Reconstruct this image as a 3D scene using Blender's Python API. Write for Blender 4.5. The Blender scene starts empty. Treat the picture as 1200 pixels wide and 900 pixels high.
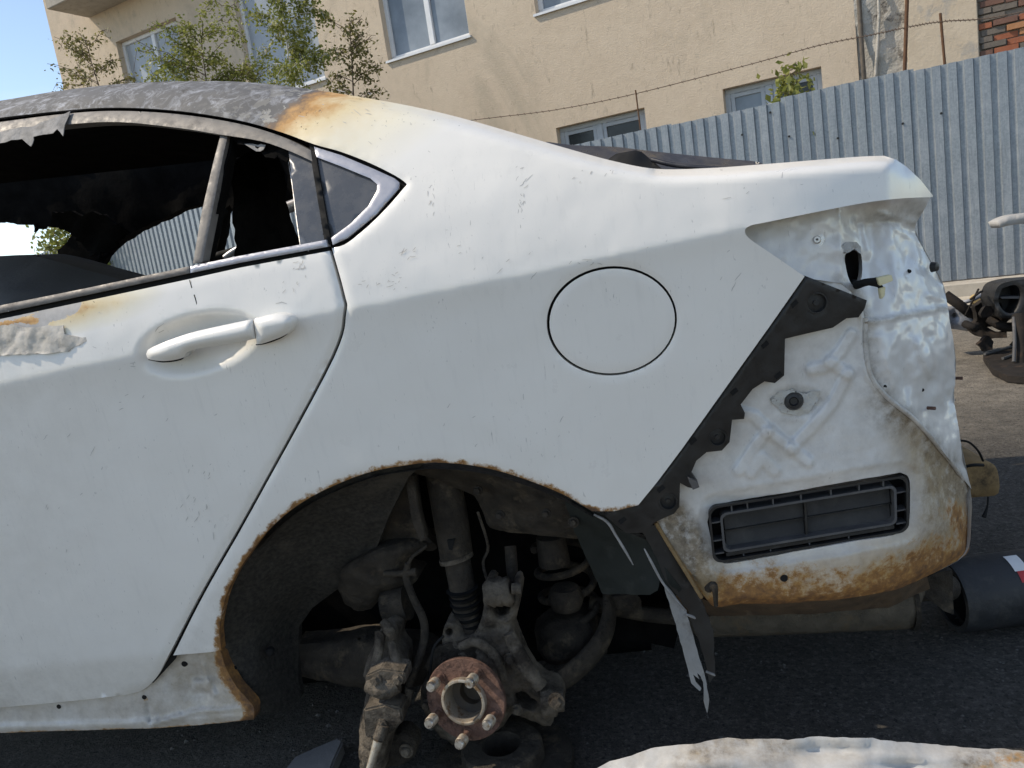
import bpy, bmesh, math, random
import numpy as np
from mathutils import Vector, Matrix, noise
from mathutils.geometry import delaunay_2d_cdt

random.seed(7); np.random.seed(7)
R = math.radians
S = bpy.context.scene
COL = S.collection

# ------------------------------------------------------------------ camera
CAM = np.array([0.0, -1.28, 1.02]); FPX = 900.0
YAW, PITCH, ROLL = R(9.0), R(9.6), R(8.6)
fw = np.array([-math.sin(YAW) * math.cos(PITCH), math.cos(YAW) * math.cos(PITCH), -math.sin(PITCH)])
r0 = np.cross(fw, [0, 0, 1]); r0 /= np.linalg.norm(r0)
u0 = np.cross(r0, fw)
rt = math.cos(ROLL) * r0 - math.sin(ROLL) * u0
up = math.sin(ROLL) * r0 + math.cos(ROLL) * u0
cd = bpy.data.cameras.new('camera'); cam = bpy.data.objects.new('camera', cd); COL.objects.link(cam)
cam.matrix_world = Matrix(((rt[0], up[0], -fw[0], CAM[0]), (rt[1], up[1], -fw[1], CAM[1]), (rt[2], up[2], -fw[2], CAM[2]), (0, 0, 0, 1)))
cd.sensor_width = 36.0; cd.lens = 36.0 * FPX / 1200.0; cd.clip_start = 0.02; cd.clip_end = 2000
S.camera = cam

# ------------------------------------------------------------------ light
SUN = Vector((0.68, 0.06, -0.72)).normalized()          # the way the light travels
w = bpy.data.worlds.new('World'); S.world = w; w.use_nodes = True
wn = w.node_tree; bg = wn.nodes['Background']
sky = wn.nodes.new('ShaderNodeTexSky'); sky.sky_type = 'NISHITA'; sky.sun_disc = False
sky.sun_elevation = math.asin(-SUN.z); sky.sun_rotation = math.atan2(-SUN.x, -SUN.y)
sky.air_density = 1.0; sky.altitude = 1500; sky.dust_density = 0.8; sky.ozone_density = 1.2
tc = wn.nodes.new('ShaderNodeTexCoord'); mp = wn.nodes.new('ShaderNodeMapping'); mp.inputs['Scale'].default_value = (1.2, 1.2, 5.0)
cn = wn.nodes.new('ShaderNodeTexNoise'); cn.inputs['Scale'].default_value = 2.3; cn.inputs['Detail'].default_value = 6
cr = wn.nodes.new('ShaderNodeValToRGB'); cr.color_ramp.elements[0].position = 0.46; cr.color_ramp.elements[1].position = 0.8
cr.color_ramp.elements[1].color = (0.45, 0.45, 0.45, 1)
mx = wn.nodes.new('ShaderNodeMix'); mx.data_type = 'RGBA'; mx.inputs['B'].default_value = (4.6, 4.8, 5.1, 1)
L = wn.links.new
L(tc.outputs['Generated'], mp.inputs['Vector']); L(mp.outputs[0], cn.inputs['Vector']); L(cn.outputs['Fac'], cr.inputs['Fac'])
L(cr.outputs[0], mx.inputs['Factor']); L(sky.outputs[0], mx.inputs['A']); L(mx.outputs['Result'], bg.inputs['Color'])
bg.inputs['Strength'].default_value = 0.15
sl = bpy.data.lights.new('sun', 'SUN'); sl.energy = 2.7; sl.angle = R(0.5); sl.color = (1.0, 0.94, 0.85)
so = bpy.data.objects.new('sun', sl); COL.objects.link(so); so.rotation_euler = SUN.to_track_quat('-Z', 'Y').to_euler(); so.location = (-4, -2, 6)
S.view_settings.view_transform = 'Standard'; S.view_settings.look = 'None'; S.view_settings.gamma = 1.0
S.view_settings.use_curve_mapping = False; S.view_settings.exposure = 0.62
S.view_settings.use_white_balance = True; S.view_settings.white_balance_temperature = 7300; S.view_settings.white_balance_tint = 10
S.cycles.use_denoising = True; S.cycles.max_bounces = 8

# ------------------------------------------------------------------ helpers: where a point of the place lies
def ray(px, py):
    px = np.asarray(px, float); py = np.asarray(py, float)
    a = (px - 600.0) / FPX; b = (450.0 - py) / FPX
    return fw + a[..., None] * rt + b[..., None] * up
def PY(px, py, Y):                       # point on the ray at depth Y across the car
    d = ray(px, py); t = (np.asarray(Y, float) - CAM[1]) / d[..., 1]
    return CAM + d * t[..., None]
def PZ(px, py, z):
    d = ray(px, py); t = (z - CAM[2]) / d[..., 2]
    return CAM + d * t[..., None]
def PP(px, py, p0, n):
    d = ray(px, py); t = np.dot(p0 - CAM, n) / (d @ n)
    return CAM + d * t[..., None]
def mpp(px, py, Y):                      # metres per pixel there
    p = PY(px, py, Y); return float(np.dot(p - CAM, fw)) / FPX

def curve(pts, n=8):                     # Catmull-Rom through the points
    P = [np.array(p, float) for p in pts]; P = [2 * P[0] - P[1]] + P + [2 * P[-1] - P[-2]]
    out = []
    for i in range(1, len(P) - 2):
        for k in range(n):
            t = k / n
            out.append(0.5 * ((2 * P[i]) + (-P[i - 1] + P[i + 1]) * t + (2 * P[i - 1] - 5 * P[i] + 4 * P[i + 1] - P[i + 2]) * t * t + (-P[i - 1] + 3 * P[i] - 3 * P[i + 1] + P[i + 2]) * t ** 3))
    out.append(P[-2]); return [tuple(o) for o in out]
def resample(poly, step, closed=True):
    out = []; n = len(poly)
    for i in range(n if closed else n - 1):
        a = np.array(poly[i], float); b = np.array(poly[(i + 1) % n], float)
        k = max(1, int(round(np.linalg.norm(b - a) / step)))
        for j in range(k): out.append(tuple(a + (b - a) * j / k))
    if not closed: out.append(tuple(poly[-1]))
    return out
def inside(poly, x, y):
    p = np.array(poly); r = np.zeros(x.shape, bool); j = len(p) - 1
    for i in range(len(p)):
        xi, yi, xj, yj = p[i][0], p[i][1], p[j][0], p[j][1]
        c = ((yi > y) != (yj > y)) & (x < (xj - xi) * (y - yi) / ((yj - yi) if yj != yi else 1e-9) + xi)
        r ^= c; j = i
    return r
def dist(poly, x, y, closed=False):
    p = np.array(poly, float); q = np.roll(p, -1, 0)
    if not closed: p, q = p[:-1], q[:-1]
    d = np.full(x.shape, 1e9)
    for a, b in zip(p, q):
        ab = b - a; l2 = max(ab @ ab, 1e-9)
        t = np.clip(((x - a[0]) * ab[0] + (y - a[1]) * ab[1]) / l2, 0, 1)
        d = np.minimum(d, np.hypot(x - a[0] - t * ab[0], y - a[1] - t * ab[1]))
    return d
def sdist(poly, x, y):
    d = dist(poly, x, y, True); return np.where(inside(poly, x, y), d, -d)
def ell(cx, cy, rx, ry, rot=0, n=40):
    c, s = math.cos(R(rot)), math.sin(R(rot))
    return [(cx + rx * math.cos(a) * c - ry * math.sin(a) * s, cy + rx * math.cos(a) * s + ry * math.sin(a) * c) for a in [2 * math.pi * k / n for k in range(n)]]
class TPS:                               # smooth depth through control points
    def __init__(self, pts):
        P = np.array(pts, float); self.c = P[:, :2] / 100.0; n = len(P)
        d = np.linalg.norm(self.c[:, None] - self.c[None], axis=2)
        K = np.where(d > 0, d * d * np.log(d + 1e-12), 0) + np.eye(n) * 1e-4
        A = np.zeros((n + 3, n + 3)); A[:n, :n] = K; A[:n, n] = 1; A[:n, n + 1:] = self.c; A[n, :n] = 1; A[n + 1:, :n] = self.c.T
        self.w = np.linalg.solve(A, np.concatenate([P[:, 2], np.zeros(3)]))
    def __call__(self, x, y):
        x = np.asarray(x, float) / 100; y = np.asarray(y, float) / 100; r = self.w[-3] + self.w[-2] * x + self.w[-1] * y
        for (cx, cy), wi in zip(self.c, self.w[:-3]):
            d = np.hypot(x - cx, y - cy); r = r + wi * np.where(d > 0, d * d * np.log(d + 1e-12), 0)
        return r
def vnoise(p, scale, seed=0.0):
    return np.array([noise.fractal(Vector((q[0] * scale + seed, q[1] * scale, q[2] * scale)), 0.9, 2.1, 4) for q in p])

# ------------------------------------------------------------------ helpers: objects
def tag(o, label=None, cat=None, group=None, kind=None):
    if label: o['label'] = label
    if cat: o['category'] = cat
    if group: o['group'] = group
    if kind: o['kind'] = kind
    return o
def empty(name, loc, label, cat, group=None):
    o = bpy.data.objects.new(name, None); COL.objects.link(o); o.location = tuple(float(v) for v in loc); o.empty_display_size = 0.2
    return tag(o, label, cat, group)
def link(name, me, mat, parent=None, smooth=True):
    o = bpy.data.objects.new(name, me); COL.objects.link(o)
    if mat: me.materials.append(mat)
    if smooth and len(me.polygons): me.polygons.foreach_set('use_smooth', [True] * len(me.polygons))
    if parent:
        o.parent = parent
        if parent.type == 'EMPTY': o.matrix_parent_inverse = Matrix.Translation(-Vector(parent.location))
    return o
def mesh(name, v, f, mat, parent=None, smooth=True):
    me = bpy.data.meshes.new(name); me.from_pydata([tuple(map(float, q)) for q in v], [], [tuple(map(int, q)) for q in f]); me.update()
    return link(name, me, mat, parent, smooth)
def frombm(name, bm, mat, parent=None, smooth=False):
    bmesh.ops.recalc_face_normals(bm, faces=bm.faces[:])
    me = bpy.data.meshes.new(name); bm.to_mesh(me); bm.free()
    return link(name, me, mat, parent, smooth)
def tri(outline, holes, step, grid=True):
    loops = [resample(outline, step)] + [resample(h, step) for h in holes]
    pts = []; eds = []
    for lp in loops:
        b = len(pts); pts += lp; eds += [(b + i, b + (i + 1) % len(lp)) for i in range(len(lp))]
    if grid:
        A = np.array(outline); x0, y0 = A.min(0); x1, y1 = A.max(0)
        gx, gy = np.meshgrid(np.arange(x0, x1, step), np.arange(y0, y1, step)); gx = gx + (np.arange(gx.shape[0]) % 2)[:, None] * step * .5
        gx, gy = gx.ravel(), gy.ravel(); m = inside(outline, gx, gy)
        for h in holes: m &= ~inside(h, gx, gy)
        gx, gy = gx[m], gy[m]
        if len(gx):
            d = dist(outline, gx, gy, True)
            for h in holes: d = np.minimum(d, dist(h, gx, gy, True))
            m = d > step * .55; pts += list(zip(gx[m], gy[m]))
    v, e, f, *_ = delaunay_2d_cdt([Vector((float(a), float(b))) for a, b in pts], eds, [], 0, 1e-5)
    V = np.array([(q.x, q.y) for q in v]); F = np.array(f)
    c = V[F].mean(1); m = inside(outline, c[:, 0], c[:, 1])
    for h in holes: m &= ~inside(h, c[:, 0], c[:, 1])
    F = F[m]
    a, b, c3 = V[F[:, 0]], V[F[:, 1]], V[F[:, 2]]
    area = (b[:, 0] - a[:, 0]) * (c3[:, 1] - a[:, 1]) - (b[:, 1] - a[:, 1]) * (c3[:, 0] - a[:, 0])
    F = np.where((area < 0)[:, None], F, F[:, ::-1])
    return V, F
def border(F):
    cnt = {}
    for f in F:
        for i in range(3):
            a, b = int(f[i]), int(f[(i + 1) % 3]); cnt[(a, b)] = 1
    return [(a, b) for (a, b) in cnt if (b, a) not in cnt]
def panel(name, outline, Y, mat, parent=None, holes=(), step=6, lip=0.015, rolls=(), attrs={}, bump=0, bscale=12, lipdir=(0, 1, 0), round_edge=None, back=False, seed=0.0):
    """sheet that fills the outline; Y(px,py) its depth; a returned edge of depth lip"""
    V, F = tri(outline, list(holes), step); x, y = V[:, 0], V[:, 1]
    yy = Y(x, y) if callable(Y) else np.full(x.shape, float(Y))
    for pl, wd, dp in rolls:
        d = dist(pl, x, y); t = np.clip(1 - d / wd, 0, 1); yy = yy + dp * t ** 2
    if round_edge:
        wd, dp = round_edge; d = dist(outline, x, y, True)
        for h in holes: d = np.minimum(d, dist(h, x, y, True))
        t = np.clip(1 - d / wd, 0, 1); yy = yy + dp * (.5 * t * t + .5 * (1 - np.sqrt(np.clip(1 - .96 * t * t, 0, 1))))
    P = PY(x, y, yy)
    if bump: P = P + vnoise(P, bscale, seed)[:, None] * np.array([0, bump, 0])
    n = len(P); verts = list(P); faces = [tuple(f) for f in F]; av = {k: list(fn(x, y)) for k, fn in attrs.items()}
    if lip:
        bd = border(F); idx = {}; L3 = np.array(lipdir) * lip
        for a, b in bd:
            for q in (a, b):
                if q not in idx:
                    idx[q] = len(verts); verts += [P[q], P[q] + L3]
                    for k in av: av[k] += [av[k][q]] * 2
            faces.append((idx[b], idx[a], idx[a] + 1, idx[b] + 1))
        if back:
            m = {}
            for q in range(n):
                if q in idx: m[q] = idx[q] + 1
                else:
                    m[q] = len(verts); verts.append(P[q] + L3)
                    for k in av: av[k].append(av[k][q])
            faces += [(m[f[2]], m[f[1]], m[f[0]]) for f in F]
    o = mesh(name, verts, faces, mat, parent)
    for k, vals in av.items():
        a = o.data.attributes.new(k, 'FLOAT', 'POINT'); a.data.foreach_set('value', np.array(vals, np.float32))
    return o
def tube3(name, pts, rad, mat, parent=None, seg=12, cap=True, flat=1.0):
    pts = [np.array(p, float) for p in pts]; n = len(pts); rad = [rad] * n if np.isscalar(rad) else rad
    v = []; f = []; ref = None
    for i in range(n):
        t = pts[min(i + 1, n - 1)] - pts[max(i - 1, 0)]; l = np.linalg.norm(t); t = t / l if l > 1e-9 else np.array([0, 0, 1.])
        if ref is None: ref = np.array([0, 1., 0]) if abs(t[1]) < .9 else np.array([1., 0, 0])
        a = np.cross(t, ref); a /= np.linalg.norm(a); b = np.cross(a, t); ref = b
        for k in range(seg):
            th = 2 * math.pi * k / seg; v.append(pts[i] + rad[i] * (a * math.cos(th) + b * flat * math.sin(th)))
    for i in range(n - 1):
        for k in range(seg): f.append((i * seg + k, i * seg + (k + 1) % seg, (i + 1) * seg + (k + 1) % seg, (i + 1) * seg + k))
    if cap:
        b = len(v)
        for i, rev in ((0, 1), (n - 1, 0)):
            ring = [v[i * seg + k] for k in range(seg)]; s = len(v); v += ring; f.append(tuple(range(s, s + seg))[::-1] if rev else tuple(range(s, s + seg)))
    return mesh(name, v, f, mat, parent)
def tube(name, pts, rpx, mat, parent=None, seg=12, n=4, flat=1.0):
    """pts (px,py,Y), radius given in the photograph's pixels at that depth"""
    P = np.array([(a, b, c) for a, b, c in pts], float); r = [rpx] * len(P) if np.isscalar(rpx) else list(rpx)
    W = [PY(a, b, c) for a, b, c in P]; Rm = [k * mpp(a, b, c) for (a, b, c), k in zip(P, r)]
    if len(W) > 2 and n > 1:
        Q = curve([tuple(q) + (k,) for q, k in zip(W, Rm)], n); W = [q[:3] for q in Q]; Rm = [q[3] for q in Q]
    return tube3(name, W, Rm, mat, parent, seg, True, flat)
def lathe(name, c, axis, prof, mat, parent=None, seg=40):
    axis = np.array(axis, float); axis /= np.linalg.norm(axis); a = np.cross(axis, [0, 0, 1.]) if abs(axis[2]) < .9 else np.cross(axis, [1., 0, 0]); a /= np.linalg.norm(a); b = np.cross(axis, a)
    v = []; f = []
    for (r, h) in prof:
        for k in range(seg):
            t = 2 * math.pi * k / seg; v.append(np.array(c) + axis * h + max(r, 1e-5) * (a * math.cos(t) + b * math.sin(t)))
    for i in range(len(prof) - 1):
        for k in range(seg): f.append((i * seg + k, i * seg + (k + 1) % seg, (i + 1) * seg + (k + 1) % seg, (i + 1) * seg + k))
    o = mesh(name, v, f, mat, parent); bm = bmesh.new(); bm.from_mesh(o.data); bmesh.ops.recalc_face_normals(bm, faces=bm.faces[:])
    for e in bm.edges:
        if len(e.link_faces) == 2 and e.calc_face_angle(0) > 0.6: e.smooth = False
    bm.to_mesh(o.data); bm.free(); return o
def hexa(name, c8, mat, parent=None, bev=0):
    """box from 8 corners: 4 of the front (ccw) then 4 of the back"""
    bm = bmesh.new(); v = [bm.verts.new(tuple(map(float, p))) for p in c8]
    for q in ((0, 1, 2, 3), (7, 6, 5, 4), (0, 4, 5, 1), (1, 5, 6, 2), (2, 6, 7, 3), (3, 7, 4, 0)): bm.faces.new([v[i] for i in q])
    if bev: bmesh.ops.bevel(bm, geom=bm.edges[:], offset=bev, segments=2, affect='EDGES')
    return frombm(name, bm, mat, parent)
def box(name, c, s, mat, parent=None, ax=None, bev=0):
    ax = ax or ((1, 0, 0), (0, 1, 0), (0, 0, 1)); X, Yv, Z = [np.array(q, float) for q in ax]; c = np.array(c, float)
    cs = [c + X * s[0] / 2 * i - Yv * s[1] / 2 + Z * s[2] / 2 * k for i, k in ((-1, -1), (1, -1), (1, 1), (-1, 1))]
    return hexa(name, cs + [p + Yv * s[1] for p in cs], mat, parent, bev)

# ------------------------------------------------------------------ materials
class NT:
    def __init__(s, name):
        s.m = bpy.data.materials.new(name); s.m.use_nodes = True; s.t = s.m.node_tree; s.b = s.t.nodes['Principled BSDF']; s._tc = None
    def n(s, typ, **kw):
        q = s.t.nodes.new(typ)
        for k, v in kw.items(): setattr(q, k, v)
        return q
    def put(s, sock, v):
        if isinstance(v, bpy.types.NodeSocket): s.t.links.new(v, sock)
        elif isinstance(v, (tuple, list)) and len(v) == 3 and sock.type == 'RGBA': sock.default_value = (*v, 1)
        else: sock.default_value = v
    def co(s, scale=None):
        if not s._tc: s._tc = s.n('ShaderNodeTexCoord')
        o = s._tc.outputs['Object']
        if scale is None: return o
        m = s.n('ShaderNodeMapping'); s.put(m.inputs['Vector'], o); m.inputs['Scale'].default_value = scale; return m.outputs[0]
    def noise(s, sc, det=5, ro=.6, vec=None, dist=0):
        q = s.n('ShaderNodeTexNoise'); s.put(q.inputs['Vector'], vec or s.co()); q.inputs['Scale'].default_value = sc; q.inputs['Detail'].default_value = det
        q.inputs['Roughness'].default_value = ro; q.inputs['Distortion'].default_value = dist; return q.outputs['Fac']
    def vor(s, sc, feat='F1', vec=None):
        q = s.n('ShaderNodeTexVoronoi', feature=feat); s.put(q.inputs['Vector'], vec or s.co()); q.inputs['Scale'].default_value = sc; return q.outputs['Distance']
    def math(s, op, a, b=0.0, clamp=False):
        q = s.n('ShaderNodeMath', operation=op, use_clamp=clamp); s.put(q.inputs[0], a); s.put(q.inputs[1], b); return q.outputs[0]
    def mr(s, v, a, b, c=0., d=1.):
        q = s.n('ShaderNodeMapRange'); s.put(q.inputs[0], v)
        for i, k in enumerate((a, b, c, d)): q.inputs[1 + i].default_value = k
        return q.outputs[0]
    def mix(s, f, a, b):
        q = s.n('ShaderNodeMix', data_type='RGBA'); s.put(q.inputs['Factor'], f); s.put(q.inputs['A'], a); s.put(q.inputs['B'], b); return q.outputs['Result']
    def ramp(s, f, stops):
        q = s.n('ShaderNodeValToRGB'); s.put(q.inputs[0], f); e = q.color_ramp.elements
        while len(e) < len(stops): e.new(0.5)
        for k, (p, c) in zip(e, stops): k.position = p; k.color = (*c, 1)
        return q.outputs[0]
    def attr(s, nm): q = s.n('ShaderNodeAttribute', attribute_name=nm); return q.outputs['Fac']
    def bump(s, h, st, d=.01):
        q = s.n('ShaderNodeBump'); s.put(q.inputs['Height'], h); q.inputs['Strength'].default_value = st; q.inputs['Distance'].default_value = d; s.put(s.b.inputs['Normal'], q.outputs[0])
    def set(s, **kw):
        nm = {'col': 'Base Color', 'rough': 'Roughness', 'metal': 'Metallic', 'spec': 'Specular IOR Level', 'coat': 'Coat Weight', 'crough': 'Coat Roughness', 'trans': 'Transmission Weight', 'alpha': 'Alpha'}
        for k, v in kw.items(): s.put(s.b.inputs[nm[k]], v)
        return s.m
def pm(name, c1, c2, sc=12, rough=.6, metal=0., bump=.3, bsc=60, bd=.004, spec=.4, c3=None, c3sc=3, c3lo=.55, c3hi=.7, rvar=.15):
    t = NT(name); c = t.mix(t.mr(t.noise(sc, 6, .65), .3, .7), c1, c2)
    if c3: c = t.mix(t.mr(t.noise(c3sc, 6, .7), c3lo, c3hi), c, c3)
    if bump: t.bump(t.noise(bsc, 6, .7), bump, bd)
    return t.set(col=c, rough=t.mr(t.noise(sc * 2, 4), .3, .7, rough - rvar, min(1, rough + rvar)), metal=metal, spec=spec)

def paint_mat(name='car_paint', white=(.80, .775, .725)):
    t = NT(name)
    n1 = t.noise(14, 7, .65); n2 = t.noise(60, 6, .7); n3 = t.noise(5, 4, .6)
    base = t.mix(t.mr(n3, .35, .7), white, tuple(c * .955 for c in white))
    streak = t.noise(10, 5, .6, t.co((9, 9, .9))); base = t.mix(t.mr(streak, .55, .8, 0, .22), base, (.56, .55, .52))
    spk = t.math('MULTIPLY', t.mr(t.noise(150, 3, .5, t.co((1.6, 1, .6))), .665, .72), t.mr(n1, .5, .62)); base = t.mix(t.math('MULTIPLY', spk, .42), base, (.22, .21, .2))
    scr = t.math('MULTIPLY', t.mr(t.noise(42, 5, .6, t.co((5, 1, .5)), 1.5), .66, .69), t.mr(t.noise(9, 3), .52, .60)); base = t.mix(t.math('MULTIPLY', scr, .6), base, (.3, .29, .28))
    burn = t.attr('burn'); b = t.math('ADD', burn, t.math('MULTIPLY', t.math('SUBTRACT', n1, .5), t.mr(burn, .05, .5, 0, .32)))
    mott = t.mix(t.mr(t.noise(26, 8, .75, None, 1.2), .5, .62), (.10, .10, .102), (.24, .245, .26))
    mott = t.mix(t.mr(t.noise(9, 6, .7, t.co((1, 1, 2.6)), 2.0), .56, .66), mott, (.34, .35, .38))
    mott = t.mix(t.mr(t.noise(17, 5, .7), .6, .66), mott, (.055, .052, .05))
    bc = t.ramp(b, [(0, white), (.12, white), (.27, (.76, .71, .58)), (.42, (.68, .55, .33)), (.50, (.50, .27, .09)), (.545, (.17, .11, .07)), (.58, (.13, .125, .125))])
    c = t.mix(t.mr(burn, 0, .12), base, t.mix(t.math('MULTIPLY', spk, .9), bc, (.1, .09, .08))); c = t.mix(t.mr(b, .56, .60), c, mott)
    fl = t.math('MULTIPLY', t.mr(t.noise(34, 4, .6, t.co((1, 1, 1.8)), .6), .54, .555), t.math('MULTIPLY', t.mr(b, .555, .58), t.mr(burn, .80, .60))); c = t.mix(t.math('MULTIPLY', fl, .85), c, (.36, .345, .31))
    c = t.mix(t.math('MULTIPLY', t.mr(t.noise(95, 5, .7), .64, .67), t.math('MULTIPLY', t.mr(b, .34, .44), t.mr(b, .6, .54))), c, (.12, .075, .04))
    pe = t.math('ADD', t.attr('peel'), t.math('MULTIPLY', t.math('SUBTRACT', t.noise(30, 6, .7), .5), t.mr(t.attr('peel'), 0, .3, 0, .9))); pf = t.mr(pe, .5, .53)
    
    c = t.mix(pf, c, t.mix(t.mr(n2, .3, .7), (.36, .35, .345), (.46, .45, .44)))
    dirt = t.attr('dirt'); df = t.math('MULTIPLY', dirt, t.mr(t.noise(22, 7, .75), .3, .62, .15, 1.15), True)
    c = t.mix(df, c, t.mix(t.mr(n2, .35, .65), (.11, .085, .06), (.30, .25, .185)))
    sn = t.attr('stain'); sf = t.math('MULTIPLY', sn, t.mr(t.noise(9, 7, .7, t.co((1, 1, .45))), .3, .6, .45, 1.1), True); c = t.mix(sf, c, t.mix(t.mr(t.noise(35, 7, .7), .35, .65), (.28, .18, .08), (.46, .34, .18)))
    ru = t.attr('rust'); rv = t.math('ADD', ru, t.math('MULTIPLY', t.math('SUBTRACT', t.noise(45, 8, .75), .5), t.mr(ru, 0, .3, 0, 1.25))); rf = t.mr(rv, .34, .56)
    rc = t.ramp(t.math('ADD', t.math('MULTIPLY', rv, .55), t.math('MULTIPLY', n2, .45)), [(.28, (.50, .36, .17)), (.42, (.42, .235, .07)), (.55, (.27, .13, .04)), (.68, (.13, .065, .03)), (.9, (.045, .03, .02))])
    c = t.mix(rf, c, rc)
    rough = t.math('ADD', t.mr(n1, .3, .7, .26, .42), t.math('MULTIPLY', t.math('MAXIMUM', t.math('MAXIMUM', rf, df), t.mr(b, .2, .5)), .4), True)
    h = t.math('ADD', t.math('MULTIPLY', t.noise(7, 3, .5), .6), t.math('ADD', t.math('MULTIPLY', t.math('MULTIPLY', n2, rf), .5), t.math('MULTIPLY', pf, -.12)))
    h = t.math('ADD', h, t.math('MULTIPLY', t.math('MULTIPLY', n2, t.mr(b, .5, .6)), .22))
    t.bump(h, .22, .006)
    return t.set(col=c, rough=rough, spec=.5, coat=t.mr(t.math('MAXIMUM', t.math('MAXIMUM', rf, df), t.mr(b, .1, .4)), 0, .6, .5, 0), crough=.12)
PAINT = paint_mat()
INNER = paint_mat('primer_white_paint', (.70, .69, .665))
BURNT = pm('burnt_trim_metal', (.13, .12, .11), (.22, .205, .19), 40, .6, .2, .15, 160, .001, c3=(.08, .07, .065), c3sc=14)
TRIM = pm('satin_chrome_trim', (.40, .40, .44), (.47, .47, .50), 30, .34, .35, 0, rvar=.06)
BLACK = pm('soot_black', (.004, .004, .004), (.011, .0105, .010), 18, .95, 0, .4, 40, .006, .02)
GAP = pm('gap_black', (.008, .008, .008), (.014, .014, .014), 20, .8, 0, 0, spec=.2)
PLASTIC = pm('black_plastic', (.012, .012, .012), (.026, .025, .024), 25, .45, 0, .2, 120, .002, c3=(.075, .072, .068), c3sc=9, c3lo=.58, c3hi=.72)
DUSTYP = pm('dusty_grey_plastic', (.055, .055, .057), (.095, .092, .09), 20, .7, 0, .25, 130, .002, c3=(.15, .14, .13), c3sc=9)
LINER = pm('arch_liner_felt', (.022, .021, .019), (.068, .062, .054), 110, .95, 0, .8, 170, .006, .15, c3=(.085, .075, .062), c3sc=6)
GREASE = pm('dirty_chassis_metal', (.022, .019, .016), (.075, .062, .048), 26, .85, .0, 1.0, 55, .012, .2, c3=(.16, .125, .085), c3sc=16, c3lo=.55, c3hi=.75)
CAST = pm('dusty_cast_iron', (.07, .058, .045), (.19, .16, .125), 38, .8, 0, 1.0, 60, .012, .2, c3=(.035, .028, .022), c3sc=16, c3lo=.48, c3hi=.64)
RUSTM = pm('rusty_hub_steel', (.10, .055, .04), (.21, .12, .09), 70, .75, .15, .9, 130, .006, .3, c3=(.06, .035, .027), c3sc=24, c3lo=.5, c3hi=.62)
STEEL = pm('bare_worn_steel', (.45, .43, .40), (.62, .6, .57), 50, .35, .9, .2, 120, .002, c3=(.25, .17, .1), c3sc=40, c3lo=.56, c3hi=.66)
STUDM = pm('tarnished_stud_steel', (.33, .29, .23), (.5, .45, .38), 60, .45, .6, .3, 160, .002, c3=(.2, .12, .06), c3sc=60, c3lo=.5, c3hi=.64)
GLASSM = NT('sooty_tinted_glass'); GLASSM.bump(GLASSM.noise(90, 4), .08, .002)
GLASSM = GLASSM.set(col=GLASSM.mix(GLASSM.mr(GLASSM.noise(150, 3, .7), .64, .85), (.075, .08, .088), (.17, .175, .18)), rough=GLASSM.mr(GLASSM.noise(30, 5), .3, .7, .12, .4), spec=.5, coat=.3)
FILM = NT('torn_window_film'); FILM.bump(FILM.noise(60, 6), .5, .004)
FILM = FILM.set(col=FILM.mix(FILM.mr(FILM.noise(40, 6), .35, .65), (.17, .165, .16), (.32, .31, .30)), rough=.7, spec=.15)
WRINK = pm('wrinkled_film', (.44, .40, .34), (.60, .56, .50), 40, .5, 0, .7, 60, .003, c3=(.30, .275, .24), c3sc=26)

# ------------------------------------------------------------------ the ground
def ground_mat():
    t = NT('dusty_asphalt_sun_shade'); n = t.noise(1.1, 7, .65); f = t.noise(120, 5, .7); m = t.noise(14, 7, .7)
    sx_ = t.n('ShaderNodeSeparateXYZ'); t.put(sx_.inputs[0], t.co()); far = t.math('MAXIMUM', t.mr(t.math('ADD', sx_.outputs['Y'], t.math('MULTIPLY', n, 2.2)), 2.9, 4.0), t.mr(t.math('ADD', sx_.outputs['Y'], t.math('MULTIPLY', n, .8)), .15, -.35))  # dust mask also paints sunlit ground pale and the car's shadow zone dark
    c = t.mix(t.mr(m, .3, .7), (.052, .047, .041), (.105, .095, .082)); c = t.mix(t.math('MAXIMUM', far, t.mr(n, .52, .7, 0, .35)), c, t.mix(t.mr(m, .35, .65), (.17, .15, .12), (.33, .29, .235)))  # pale zone on the camera side is added to bounce light onto the car
    c = t.mix(t.mr(t.noise(.9, 5, .6, t.co((1, 1, 1)), 1), .6, .7, 0, .8), c, (.045, .044, .044))
    c = t.mix(t.mr(f, .6, .72, 0, .7), c, (.23, .22, .2)); c = t.mix(t.mr(t.noise(230, 3, .6), .35, .44, .75, 0), c, (.03, .03, .03))
    c = t.mix(t.mr(t.noise(60, 6, .8), .5, .66, 0, .8), c, (.19, .175, .15)); c = t.mix(t.mr(t.noise(85, 4, .7), .36, .46, .8, 0), c, (.02, .019, .018))
    t.bump(t.math('ADD', t.math('MULTIPLY', f, .9), m), .9, .02)
    return t.set(col=c, rough=.9, spec=.25)
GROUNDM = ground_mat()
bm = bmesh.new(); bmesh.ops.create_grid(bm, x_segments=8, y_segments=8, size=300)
tag(frombm('ground', bm, GROUNDM), kind='structure')

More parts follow.
